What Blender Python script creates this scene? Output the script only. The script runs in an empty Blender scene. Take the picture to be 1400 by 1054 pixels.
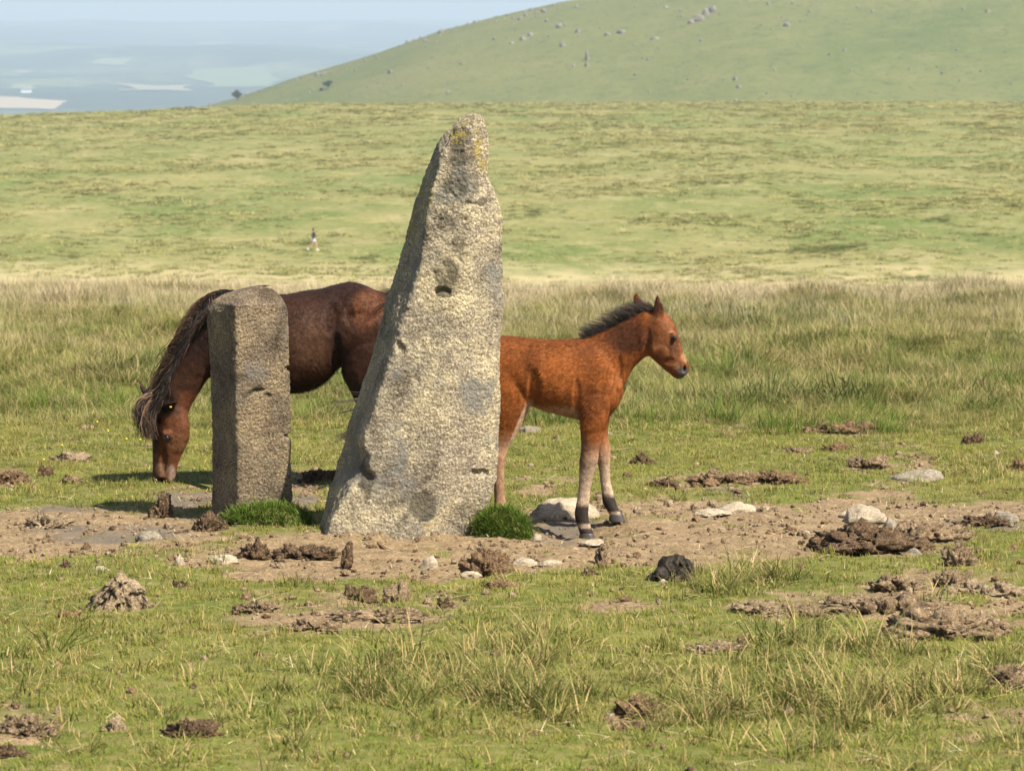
import bpy, bmesh, math, random
import numpy as np
from mathutils import Vector

random.seed(7)
RNG = np.random.default_rng(7)
SC = bpy.context.scene
COL = SC.collection

# ------------------------------------------------------------------ camera
F = 4080.0            # focal length in photo pixels (photo is 1400 x 1054)
HOR = 25.0            # eye level in photo pixels
CZ = 2.367            # camera height above the foot of the tall stone
PITCH = math.atan((527 - HOR) / F)
cam_d = bpy.data.cameras.new('camera')
cam = bpy.data.objects.new('camera', cam_d); COL.objects.link(cam)
cam.location = (0, 0, CZ)
cam.rotation_euler = (math.pi / 2 - PITCH, 0, 0)
cam_d.sensor_width = 36.0
cam_d.lens = 36.0 * F / 1400.0
cam_d.clip_start = 0.1; cam_d.clip_end = 60000
cam_d.dof.use_dof = True
cam_d.dof.focus_distance = 13.9
cam_d.dof.aperture_fstop = 9.0
SC.camera = cam

# ------------------------------------------------------------------ sky, sun, exposure
SUNV = Vector((0.62, -0.50, 1.0)).normalized()      # towards the sun
w = bpy.data.worlds.new('World'); SC.world = w; w.use_nodes = True
wt = w.node_tree; wt.nodes.clear()
sky = wt.nodes.new('ShaderNodeTexSky'); sky.sky_type = 'NISHITA'; sky.sun_disc = False
sky.sun_elevation = math.asin(SUNV.z); sky.sun_rotation = math.atan2(SUNV.x, SUNV.y)
sky.dust_density = 2.0; sky.air_density = 1.0; sky.altitude = 300
bg = wt.nodes.new('ShaderNodeBackground'); bg.inputs[1].default_value = 0.078
wo = wt.nodes.new('ShaderNodeOutputWorld')
wt.links.new(sky.outputs[0], bg.inputs[0]); wt.links.new(bg.outputs[0], wo.inputs[0])
sd = bpy.data.lights.new('sun', 'SUN'); sd.energy = 5.0; sd.angle = math.radians(0.6); sd.color = (1.0, 0.93, 0.81)
sun = bpy.data.objects.new('sun', sd); COL.objects.link(sun)
sun.rotation_euler = (-SUNV).to_track_quat('-Z', 'Y').to_euler()
SC.view_settings.view_transform = 'Standard'; SC.view_settings.look = 'None'
SC.view_settings.gamma = 1.0; SC.view_settings.use_curve_mapping = False
SC.view_settings.exposure = 1.12
SC.cycles.use_denoising = True
SC.cycles.max_bounces = 6; SC.cycles.diffuse_bounces = 3; SC.cycles.transmission_bounces = 4
SC.cycles.volume_bounces = 0; SC.cycles.caustics_reflective = False; SC.cycles.caustics_refractive = False

# ------------------------------------------------------------------ maths helpers
def smooth(a, b, x):
    t = np.clip((np.asarray(x, float) - a) / (b - a), 0, 1)
    return t * t * (3 - 2 * t)

def _hash(ix, iy, iz):
    n = (ix.astype(np.int64) * 374761393 + iy.astype(np.int64) * 668265263 + iz.astype(np.int64) * 2147483647)
    n = (n ^ (n >> 13)) * 1274126177
    n = (n ^ (n >> 16)) & 0xffffff
    return n / float(0xffffff)

def vnoise(x, y, z=None):
    x = np.asarray(x, float); y = np.asarray(y, float)
    z = np.zeros_like(x) + (0.5 if z is None else z)
    ix, iy, iz = np.floor(x), np.floor(y), np.floor(z)
    fx, fy, fz = x - ix, y - iy, z - iz
    fx = fx * fx * (3 - 2 * fx); fy = fy * fy * (3 - 2 * fy); fz = fz * fz * (3 - 2 * fz)
    r = 0
    for dx in (0, 1):
        for dy in (0, 1):
            for dz in (0, 1):
                wgt = (fx if dx else 1 - fx) * (fy if dy else 1 - fy) * (fz if dz else 1 - fz)
                r = r + wgt * _hash(ix + dx, iy + dy, iz + dz)
    return r * 2 - 1

def fbm(x, y, z=None, oct=4, gain=0.5, seed=0.0):
    x = np.asarray(x, float) + seed * 17.31; y = np.asarray(y, float) - seed * 9.7
    z = (np.zeros_like(x) + 0.37) if z is None else np.asarray(z, float) + seed * 3.3
    a, s, r = 1.0, 0.0, 0
    for k in range(oct):
        r = r + a * vnoise(x, y, z); s += a; a *= gain
        x = x * 2.03 + 11.1; y = y * 2.03 - 5.7; z = z * 2.03 + 3.9
    return r / s

CP, SP = math.cos(PITCH), math.sin(PITCH)
def ray(px, py):
    a = (px - 700.0) / F; b = (527.0 - py) / F
    return np.array([a, CP + b * SP, -SP + b * CP])
def P(px, py, D):
    """world point seen at photo pixel (px,py) at forward distance D"""
    r = ray(px, py); return np.array([0, 0, CZ]) + r * (D / r[1])

# ------------------------------------------------------------------ terrain height
_ky = np.array([-12, 0, 43, 47, 60, 100, 150, 230, 350, 600, 640, 700, 800, 1000.])
_kz = np.array([1.44, .767, -1.66, -1.98, -3.9, -10, -14, -15.9, -15.6, -15.1, -15.3, -18, -34, -80.])
_dy = np.concatenate([np.arange(-12, 80, .25), np.arange(80, 1001, 2.0)])
_dz = np.interp(_dy, _ky, _kz)
def _sm(a, n):
    k = np.ones(n) / n
    return np.convolve(np.pad(a, n // 2, mode='edge'), k, 'valid')[:len(a)]
_n1 = len(np.arange(-12, 80, .25))
_t = _dz.copy(); _s = _sm(_sm(_dz, 31), 21)
_t[int(30 * 4):] = (_dz * .0 + _s)[int(30 * 4):]
_dz = _t
FIX = []     # (x, y, dz, radius): small hollows and rises that meet the hooves

def plane_z(y): return .767 - .0564 * np.asarray(y, float)
def gpix(x, y):
    """photo pixel of a point of the near ground plane"""
    z = plane_z(y); d = np.maximum(y * CP + (CZ - z) * SP, .05)
    return 700 + F * x / d, 527 + F * ((CZ - z) * CP - y * SP) / d

PATCH = [  # worn bare earth, given where it lies in the photo: x0,x1,y0,y1,strength
 (-260, 310, 694, 762, 1), (240, 830, 724, 792, 1.05), (420, 700, 716, 752, 1.1), (205, 300, 660, 700, .95), (385, 445, 640, 722, .9),
 (690, 1190, 680, 776, 1.05), (1060, 1340, 676, 766, 1), (1240, 1560, 682, 726, .95), (880, 1110, 643, 668, .85),
 (300, 650, 798, 868, .62), (110, 225, 812, 842, .6), (990, 1190, 798, 852, .56), (1140, 1440, 772, 882, .68),
 (930, 1035, 872, 900, .7), (815, 935, 940, 998, .66), (1280, 1440, 955, 1040, .6), (-30, 95, 960, 1020, .55),
 (1095, 1215, 568, 602, .72), (780, 895, 818, 836, .78), (-40, 45, 638, 668, .78), (1325, 1440, 908, 944, .7),
 (640, 700, 690, 745, 1), (215, 300, 985, 1015, .6), (960, 1060, 560, 600, .5), (1150, 1290, 600, 665, .6), (690, 790, 640, 680, .55)]
def dirt_mask(x, y):
    px, py = gpix(np.asarray(x, float), np.asarray(y, float))
    m = np.zeros_like(px)
    for (x0, x1, y0, y1, s) in PATCH:
        r = ((px - (x0 + x1) / 2) / ((x1 - x0) / 2)) ** 2 + ((py - (y0 + y1) / 2) / ((y1 - y0) / 2)) ** 2
        m = np.maximum(m, s * np.clip(1.55 - r, 0, 1.0))
    n = .80 * fbm(x * 2.2, y * 2.2, oct=3, seed=3) + 1.25 * fbm(x * 8, y * 8, oct=3, seed=5)
    m = m + .62 * n + .28 * smooth(.15, .65, fbm(x * 3.1, y * 3.1, oct=3, seed=9)) * (y < 22)
    return smooth(.36, .80, m) * smooth(23, 20, y)

def height(x, y, fix=True):
    x = np.asarray(x, float); y = np.asarray(y, float)
    z = np.interp(y, _dy, _dz)
    near = smooth(60, 40, y)
    z = z + near * .030 * fbm(x * 1.1, y * 1.1, oct=3, seed=1)
    z = z + near * smooth(18, 24, y) * .34 * fbm(x * .8, y * .6, oct=3, seed=2)
    # moor beyond the dip
    far = smooth(110, 190, y)
    z = z + far * (.55 * fbm(x / 42., y / 42., oct=4, seed=4) + .22 * fbm(x / 7., y / 7., oct=2, seed=6))
    z = z - smooth(380, 600, y) * 3.0 * smooth(-30, -125, x)
    z = z + smooth(380, 600, y) * .4 * smooth(0, 90, x)
    z = z - 4.0 * smooth(640, 800, y) * smooth(0, 200, np.abs(x))
    if fix:
        for (fx, fy, fz, fr) in FIX:
            z = z + fz * np.exp(-((x - fx) ** 2 + (y - fy) ** 2) / (2 * fr * fr))
    return z

def micro(x, y, m):
    """trodden earth relief"""
    return m * (-.016 + .030 * fbm(x * 7, y * 7, oct=3, seed=11) + .018 * np.abs(fbm(x * 24, y * 24, oct=2, seed=12)))

def G(px, py):
    """point of the near ground seen at a photo pixel"""
    r = ray(px, py); t = 8.0 / r[1]
    lo, hi = 5 / r[1], 60 / r[1]
    for _ in range(50):
        t = (lo + hi) / 2
        p = np.array([0, 0, CZ]) + r * t
        if p[2] > float(height(p[0], p[1])): lo = t
        else: hi = t
    return np.array([0, 0, CZ]) + r * t

# ------------------------------------------------------------------ object helpers
def link(name, me, mat=None, parent=None, label=None, cat=None, group=None, kind=None):
    o = bpy.data.objects.new(name, me); COL.objects.link(o)
    if mat is not None and me is not None: me.materials.clear(); me.materials.append(mat)
    if parent is not None: o.parent = parent
    tag(o, label, cat, group, kind)
    return o
def tag(o, label=None, cat=None, group=None, kind=None):
    if label: o['label'] = label
    if cat: o['category'] = cat
    if group: o['group'] = group
    if kind: o['kind'] = kind
    return o
def empty(name, loc=(0, 0, 0)):
    o = bpy.data.objects.new(name, None); COL.objects.link(o); o.location = Vector(loc); o.empty_display_size = .1
    return o

def mesh_np(name, V, faces, smooth_=True, attrs=None):
    """faces: (n,k) int array or list of arrays with different k"""
    V = np.asarray(V, np.float32)
    if isinstance(faces, np.ndarray): faces = [faces]
    me = bpy.data.meshes.new(name)
    nl = sum(f.size for f in faces); nf = sum(len(f) for f in faces)
    me.vertices.add(len(V)); me.vertices.foreach_set('co', V.ravel())
    me.loops.add(nl); me.polygons.add(nf)
    me.loops.foreach_set('vertex_index', np.concatenate([f.ravel() for f in faces]).astype(np.int32))
    tot = np.concatenate([np.full(len(f), f.shape[1]) for f in faces]).astype(np.int32)
    st = np.concatenate([[0], np.cumsum(tot)[:-1]]).astype(np.int32)
    me.polygons.foreach_set('loop_start', st)
    me.polygons.foreach_set('loop_total', tot)
    me.polygons.foreach_set('use_smooth', np.full(nf, smooth_))
    for k, a in (attrs or {}).items():
        a = np.asarray(a, np.float32)
        if a.ndim == 1:
            at = me.attributes.new(k, 'FLOAT', 'POINT'); at.data.foreach_set('value', a)
        else:
            at = me.attributes.new(k, 'FLOAT_COLOR', 'POINT')
            at.data.foreach_set('color', np.concatenate([a, np.ones((len(a), 1), np.float32)], 1).ravel())
    me.update(calc_edges=True); me.validate()
    return me

def grid_faces(nr, nc, wrap=False):
    r = np.arange(nr - 1)[:, None]; c = np.arange(nc if wrap else nc - 1)[None, :]
    c2 = (c + 1) % nc
    return np.stack([r * nc + c, r * nc + c2, (r + 1) * nc + c2, (r + 1) * nc + c], -1).reshape(-1, 4)

# ------------------------------------------------------------------ node helpers
def mat_new(name):
    m = bpy.data.materials.new(name); m.use_nodes = True
    nt = m.node_tree; nt.nodes.clear()
    out = nt.nodes.new('ShaderNodeOutputMaterial')
    return m, nt, out
class NT:
    def __init__(s, nt): s.t = nt
    def n(s, typ, **kw):
        o = s.t.nodes.new(typ)
        for k, v in kw.items():
            if k.startswith('i_'):
                o.inputs[k[2:].replace('_', ' ')].default_value = v
            else: setattr(o, k, v)
        return o
    def l(s, a, b): s.t.links.new(a, b)
    def pos(s): return s.n('ShaderNodeNewGeometry').outputs['Position']
    def obj(s): return s.n('ShaderNodeTexCoord').outputs['Object']
    def attr(s, name, out='Color'):
        a = s.n('ShaderNodeAttribute'); a.attribute_name = name; return a.outputs[out]
    def scale(s, vec, sc):
        m = s.n('ShaderNodeMapping'); s.l(vec, m.inputs['Vector']); m.inputs['Scale'].default_value = sc; return m.outputs[0]
    def noise(s, vec, scale, detail=4, rough=.55, dist=0):
        o = s.n('ShaderNodeTexNoise'); s.l(vec, o.inputs['Vector'])
        o.inputs['Scale'].default_value = scale; o.inputs['Detail'].default_value = detail
        o.inputs['Roughness'].default_value = rough; o.inputs['Distortion'].default_value = dist
        return o.outputs['Fac']
    def voro(s, vec, scale, feature='F1', out='Distance'):
        o = s.n('ShaderNodeTexVoronoi', feature=feature); s.l(vec, o.inputs['Vector']); o.inputs['Scale'].default_value = scale
        return o.outputs[out]
    def ramp(s, fac, stops, interp='LINEAR'):
        o = s.n('ShaderNodeValToRGB'); s.l(fac, o.inputs[0]); cr = o.color_ramp; cr.interpolation = interp
        while len(cr.elements) < len(stops): cr.elements.new(.5)
        for e, (p, c) in zip(cr.elements, stops):
            e.position = p; e.color = (*c, 1) if isinstance(c, (tuple, list)) else (c, c, c, 1)
        return o.outputs[0]
    def mix(s, fac, a, b, mode='MIX'):
        o = s.n('ShaderNodeMix', data_type='RGBA', blend_type=mode)
        for sock, v in ((o.inputs[0], fac), (o.inputs[6], a), (o.inputs[7], b)):
            if isinstance(v, (int, float)): sock.default_value = v
            elif isinstance(v, tuple): sock.default_value = (*v, 1) if len(v) == 3 else v
            else: s.l(v, sock)
        return o.outputs[2]
    def math(s, op, a, b=0.0):
        o = s.n('ShaderNodeMath', operation=op)
        for sock, v in zip(o.inputs, (a, b)):
            if isinstance(v, (int, float)): sock.default_value = v
            else: s.l(v, sock)
        return o.outputs[0]
    def bump(s, h, dist, strength=1.0):
        o = s.n('ShaderNodeBump'); s.l(h, o.inputs['Height']); o.inputs['Distance'].default_value = dist
        o.inputs['Strength'].default_value = strength; return o.outputs[0]
    def bsdf(s, col, rough=.8, normal=None, spec=.3):
        o = s.n('ShaderNodeBsdfPrincipled')
        if isinstance(col, tuple): o.inputs['Base Color'].default_value = (*col, 1)
        else: s.l(col, o.inputs['Base Color'])
        if isinstance(rough, (int, float)): o.inputs['Roughness'].default_value = rough
        else: s.l(rough, o.inputs['Roughness'])
        o.inputs['Specular IOR Level'].default_value = spec
        if normal is not None: s.l(normal, o.inputs['Normal'])
        return o

def mat_plain(name, col, rough=.7, spec=.3, var=.25, scale=30, bump=0.0):
    m, nt, out = mat_new(name); t = NT(nt)
    n = t.noise(t.obj(), scale, 3)
    c = t.mix(t.math('MULTIPLY', n, 1.0), tuple(x * (1 - var) for x in col), tuple(min(1, x * (1 + var)) for x in col))
    b = t.bsdf(c, rough, t.bump(n, bump) if bump else None, spec)
    t.l(b.outputs[0], out.inputs[0]); return m

# ------------------------------------------------------------------ where the hooves stand (needed by the ground)
FOAL_S, FOAL_D, FOAL_PX = F / 13.95, 13.95, 790.0
FOAL_YAW = math.radians(13)
def zf(zx, zy): return 660 + zx / 2.927, 390 + zy / 2.927
def foal_pt(zx, zy, v=0.0):
    """foal traced in side view (zoom units), v metres towards the near flank -> world"""
    px, py = zf(zx, zy)
    X = (px - FOAL_PX) / FOAL_S
    c, s = math.cos(FOAL_YAW), math.sin(FOAL_YAW)
    u = (X + s * v) / c
    o = P(FOAL_PX, py, FOAL_D)
    return np.array([o[0] + c * u - s * v, FOAL_D - s * u - c * v, o[2]])
PONY_D = 16.0; PONY_S = F / PONY_D
def zp(zx, zy): return 180 + zx / 3.0105, 370 + zy / 3.0105
def pony_pt(zx, zy, v=0.0):
    px, py = zp(zx, zy)
    o = P(px, py, PONY_D); return np.array([o[0], PONY_D - v, o[2]])
FOAL_HOOVES = [(420, 1008, .085), (546, 950, -.075), (90, 968, .085), (-25, 955, -.085)]
PONY_HOOVES = [(410, 902, .12), (375, 897, -.12), (1033, 902, .13), (1062, 897, -.13)]
_hp = [foal_pt(*h) for h in FOAL_HOOVES] + [pony_pt(*h) for h in PONY_HOOVES]
for _ in range(12):
    FIX_new = []
    for p in _hp:
        cur = sum(f[2] for f in FIX if abs(f[0] - p[0]) < 1e-6 and abs(f[1] - p[1]) < 1e-6)
        FIX_new.append((p[0], p[1], cur + .8 * (p[2] - .003 - float(height(p[0], p[1]))), .16))
    FIX = FIX_new
# the knoll of turf at the foot of the tall stone and the rise under the short one
# ------------------------------------------------------------------ ground sheet
m_ground, nt, out = mat_new('moor_ground'); t = NT(nt)
pos = t.pos(); dirt = t.attr('dirt', 'Fac'); damp_shade = t.attr('damp_shade', 'Fac'); moor = t.attr('moor', 'Fac')
n1 = t.noise(pos, 1.3, 4); n2 = t.noise(pos, 14, 5, .65); n3 = t.noise(pos, 70, 4, .7)
turf = t.mix(t.ramp(n1, [(.35, 0.), (.65, 1.)]), (.070, .092, .013), (.120, .130, .024))
turf = t.mix(t.ramp(n2, [(.45, 0.), (.65, .75)]), turf, (.19, .150, .062))
soil = t.mix(t.ramp(n2, [(.3, 0.), (.7, 1.)]), (.112, .074, .038), (.235, .166, .090))
soil = t.mix(t.ramp(n3, [(.52, 0.), (.68, .85)]), soil, (.35, .262, .158))
soil = t.mix(t.ramp(n3, [(.30, .8), (.42, 0.)]), soil, (.060, .040, .024))
soil = t.mix(damp_shade, soil, (.105, .088, .070))
# far moor
xy = t.scale(pos, (1, .55, .2))
a1 = t.noise(xy, .045, 5, .60, .6); a2 = t.noise(xy, .22, 6, .7, .4); a3 = t.noise(t.scale(pos, (1, .8, .2)), 1.3, 4, .7)
mg = t.mix(t.ramp(a1, [(.36, 0.), (.62, 1.)]), (.090, .124, .024), (.200, .182, .066))
mg = t.mix(t.ramp(a2, [(.50, 0.), (.68, .85)]), mg, (.27, .232, .105))
mg = t.mix(t.ramp(a2, [(.30, .6), (.44, 0.)]), mg, (.085, .108, .032))
mg = t.mix(t.ramp(a3, [(.34, .65), (.50, 0.)]), mg, (.085, .10, .034))
mg = t.mix(t.ramp(a3, [(.52, 0.), (.68, .7)]), mg, (.26, .228, .10))
sy = t.n('ShaderNodeSeparateXYZ'); t.l(pos, sy.inputs[0])
band = t.n('ShaderNodeMapRange'); t.l(sy.outputs[1], band.inputs[0]); band.inputs[1].default_value = 226; band.inputs[2].default_value = 200
mg = t.mix(t.math('MULTIPLY', band.outputs[0], t.ramp(a2, [(.35, .3), (.55, .9)])), mg, (.38, .31, .165))
c = t.mix(moor, turf, mg); c = t.mix(dirt, c, soil)
h = t.math('ADD', t.math('MULTIPLY', n3, .5), n2)
b = t.bsdf(c, .92, t.bump(h, .012, .9), .15)
t.l(b.outputs[0], out.inputs[0])

rows = np.concatenate([np.linspace(-10, 7, 40, endpoint=False), np.linspace(7, 20, 470, endpoint=False), np.linspace(20, 48, 130, endpoint=False),
                       np.geomspace(48, 170, 50, endpoint=False), np.geomspace(170, 1000, 190)])
tc = np.linspace(-1, 1, 440)
tc = np.sign(tc) * (.45 * np.abs(tc) + .55 * np.abs(tc) ** 3)          # denser in the middle
Y = np.repeat(rows[:, None], len(tc), 1)
X = tc[None, :] * (5.5 + .42 * np.maximum(Y, 0))
DM = dirt_mask(X, Y)
Z = height(X, Y) + micro(X, Y, DM)
PXg, PYg = gpix(X, Y)
DAMP_SHADE = np.maximum.reduce([smooth(1.2, .5, ((PXg - cx) / rx) ** 2 + ((PYg - cy) / ry) ** 2) for cx, cy, rx, ry in
        [(150, 728, 115, 12), (250, 682, 48, 15), (410, 690, 30, 25), (770, 722, 55, 20), (1350, 714, 70, 10), (1290, 872, 70, 8), (60, 693, 120, 7), (1000, 672, 90, 7)]]) * smooth(30, 24, Y)
DAMP_SHADE = DAMP_SHADE * smooth(-.5, .2, fbm(X * 5, Y * 5, oct=3, seed=21))  # damp mud, plus shade painted between the stones and under the foal
ME = mesh_np('ground', np.stack([X, Y, Z], -1).reshape(-1, 3), grid_faces(len(rows), len(tc)),
             attrs={'dirt': DM.ravel(), 'damp_shade': .85 * DAMP_SHADE.ravel(), 'moor': smooth(40, 50, Y).ravel()})
link('ground', ME, m_ground, kind='structure', label='trodden turf and open moorland running back to the skyline')

# ------------------------------------------------------------------ the hill behind and the low country
_hx = np.array([-560, -330, -168, -149, -118, -78, -39, -8, 23, 47, 120, 274, 500, 900.])
_hz = np.array([-190, -105, -47.4, -42.5, -31.7, -20, -6.6, 1.2, 8.2, 12.2, 26, 44, 55, 58.])
_hz = _hz + 1.5
def hill_z(x, y):
    zr = np.interp(x, _hx, _hz)
    base = -75 - .06 * np.abs(x - 100)
    base = np.minimum(base, zr - 8)
    f = smooth(900, 1640, y) ** .9
    z = base + (zr - base) * f - smooth(1640, 2600, y) * (zr + 260)
    return z + f * (2.2 * fbm(x / 130., y / 130., oct=4, seed=31) + .5 * fbm(x / 14., y / 14., oct=3, seed=32)) * smooth(900, 1200, y)
hr = np.linspace(860, 2600, 240); hc = np.linspace(-640, 960, 260)
Y, X = np.meshgrid(hr, hc, indexing='ij'); Z = hill_z(X, Y)
Z = Z - 60 * smooth(640, 960, X) - 80 * smooth(930, 860, Y)
m_hill, nt, out = mat_new('hill_grass'); t = NT(nt); pos = t.pos()
a1 = t.noise(t.scale(pos, (1, .6, 1.6)), .008, 6, .62, .5); a2 = t.noise(pos, .07, 5, .7, .5); a3 = t.noise(pos, .3, 4, .75)
c = t.mix(t.ramp(a1, [(.30, 0.), (.68, 1.)]), (.078, .100, .024), (.140, .138, .044))
c = t.mix(t.ramp(a2, [(.50, 0.), (.70, .5)]), c, (.165, .155, .058))
c = t.mix(t.ramp(a2, [(.28, .8), (.42, 0.)]), c, (.05, .075, .024))
c = t.mix(t.ramp(a3, [(.34, .85), (.47, 0.)]), c, (.050, .066, .022))
c = t.mix(t.ramp(a3, [(.68, 0.), (.76, .6)]), c, (.16, .15, .09))
b = t.bsdf(c, .95, t.bump(a3, .6, .6), .1); t.l(b.outputs[0], out.inputs[0])
link('hill', mesh_np('hill', np.stack([X, Y, Z], -1).reshape(-1, 3), grid_faces(len(hr), len(hc))), m_hill, kind='structure',
     label='grassy hillside strewn with small rocks rising behind the moor')

def low_z(x, y):
    z = np.interp(y, [500, 4000, 6000, 9000, 12500, 15500], [-235, -218, -190, -120, -52, -4])
    amp = smooth(3500, 7000, y) * smooth(15800, 13500, y)
    z = z + amp * (75 * fbm(x / 1500., y / 1700., oct=4, seed=41) + 16 * fbm(x / 420., y / 500., oct=3, seed=42))
    return z + 6 * smooth(12500, 15500, y) * (fbm(x / 900., y * 0, oct=3, seed=43) + .0011 * x)
lr = np.linspace(500, 15500, 260); lc = np.linspace(-6200, 6200, 300)
Y, X = np.meshgrid(lr, lc, indexing='ij'); Z = low_z(X, Y)
LOWMIN = float(Z.min())
m_low, nt, out = mat_new('low_country'); t = NT(nt); pos = t.pos()
wob = t.n('ShaderNodeVectorMath', operation='ADD')
nz = t.n('ShaderNodeTexNoise'); t.l(pos, nz.inputs['Vector']); nz.inputs['Scale'].default_value = .0012
vm = t.n('ShaderNodeVectorMath', operation='SCALE'); t.l(nz.outputs['Color'], vm.inputs[0]); vm.inputs['Scale'].default_value = 260
t.l(pos, wob.inputs[0]); t.l(vm.outputs[0], wob.inputs[1])
cell = t.voro(t.scale(wob.outputs[0], (1, .6, 0)), .0034, out='Color')
sep = t.n('ShaderNodeSeparateColor'); t.l(cell, sep.inputs[0])
c = t.ramp(sep.outputs[0], [(0, (.022, .036, .014)), (.34, (.060, .085, .028)), (.70, (.095, .12, .042)), (.965, (.16, .14, .08))], 'CONSTANT')
wood = t.ramp(t.noise(t.scale(pos, (1, .5, 1)), .0011, 6, .62), [(.44, 0.), (.54, 1.)])
c = t.mix(wood, c, (.018, .034, .012))
c = t.mix(t.ramp(t.noise(pos, .02, 4, .7), [(.5, 0.), (.62, .75)]), c, (.016, .03, .011))
b = t.bsdf(c, .95, None, .1); t.l(b.outputs[0], out.inputs[0])
link('lowland', mesh_np('lowland', np.stack([X, Y, Z], -1).reshape(-1, 3), grid_faces(len(lr), len(lc))), m_low, kind='structure',
     label='wooded farmland far below, fading into blue haze')

def low_hit(px, py):
    r = ray(px, py); ts = np.linspace(3000, 15400, 4000)
    q = np.array([0, 0, CZ])[None] + r[None] * (ts / r[1])[:, None]
    k = np.argmax(q[:, 2] < low_z(q[:, 0], q[:, 1])); return q[k]
def field(corners, col, label):
    q = np.array([low_hit(*c) for c in corners])[:, :2]
    n = 14; uu, vv = np.meshgrid(np.linspace(0, 1, n), np.linspace(0, 1, n), indexing='ij')
    B = ((1 - uu)[..., None] * (1 - vv)[..., None] * q[0] + uu[..., None] * (1 - vv)[..., None] * q[1]
         + uu[..., None] * vv[..., None] * q[2] + (1 - uu)[..., None] * vv[..., None] * q[3])
    B = B + 70 * np.stack([fbm(B[..., 0] / 150, B[..., 1] / 150, oct=2, seed=51), fbm(B[..., 0] / 150, B[..., 1] / 150, oct=2, seed=52)], -1)
    Zf = low_z(B[..., 0], B[..., 1]) + 3.5
    me = mesh_np('field', np.concatenate([B, Zf[..., None]], -1).reshape(-1, 3), grid_faces(n, n))
    link('field', me, mat_plain('field_crop', col, .95, .1, .2, .02), kind='structure', label=label)
field([(-60, 149), (70, 152), (88, 140), (-60, 131)], (.30, .235, .15), 'bare tan field in the low country beyond the moor edge')
field([(285, 122), (368, 120), (378, 90), (262, 96)], (.105, .14, .055), 'broad pale green field in the low country')
field([(168, 126), (248, 126), (250, 117), (172, 117)], (.20, .185, .11), 'narrow straw coloured field among the far woods')
field([(132, 91), (176, 91), (180, 80), (140, 80)], (.13, .15, .07), 'small pale meadow on the far wooded slope')
field([(14, 124), (52, 124), (54, 117), (16, 117)], (.14, .17, .065), 'green paddock by the white farmhouse')

# a white farmhouse down there
hq = low_hit(36, 127); fz = float(low_z(hq[0], hq[1]))
fh = empty('farmhouse', (hq[0], hq[1], fz)); tag(fh, 'white walled farmhouse far off in the low country', 'house')
def box_mesh(name, x0, x1, y0, y1, z0, z1):
    V = [(x, y, z) for z in (z0, z1) for y in (y0, y1) for x in (x0, x1)]
    return mesh_np(name, V, np.array([(0, 2, 3, 1), (4, 5, 7, 6), (0, 1, 5, 4), (2, 6, 7, 3), (0, 4, 6, 2), (1, 3, 7, 5)]), False)
link('wall', box_mesh('wall', -11, 11, -5, 5, -6, 7), mat_plain('white_render', (.82, .80, .76), .8, .2, .05), fh)
rv = [(-12, -6, 6.8), (12, -6, 6.8), (12, 6, 6.8), (-12, 6, 6.8), (-12, 0, 11), (12, 0, 11)]
rm = bpy.data.meshes.new('roof'); rm.from_pydata(rv, [], [(0, 1, 5, 4), (2, 3, 4, 5), (0, 4, 3), (1, 2, 5), (3, 2, 1, 0)])
roof = link('roof', rm, mat_plain('slate', (.14, .14, .15), .7, .3, .1), fh)
link('chimney', box_mesh('chimney', 7, 9, -1, 1, 9, 13), mat_plain('white_render_chimney', (.7, .66, .6), .8, .2, .1), roof)
wm = mat_plain('window_glass', (.04, .05, .06), .2, .5, .1)
for wx in (-7, 0, 7): link('window', box_mesh('window', wx - .8, wx + .8, -5.1, -4.95, 3.4, 5.2), wm, fh)

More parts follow.
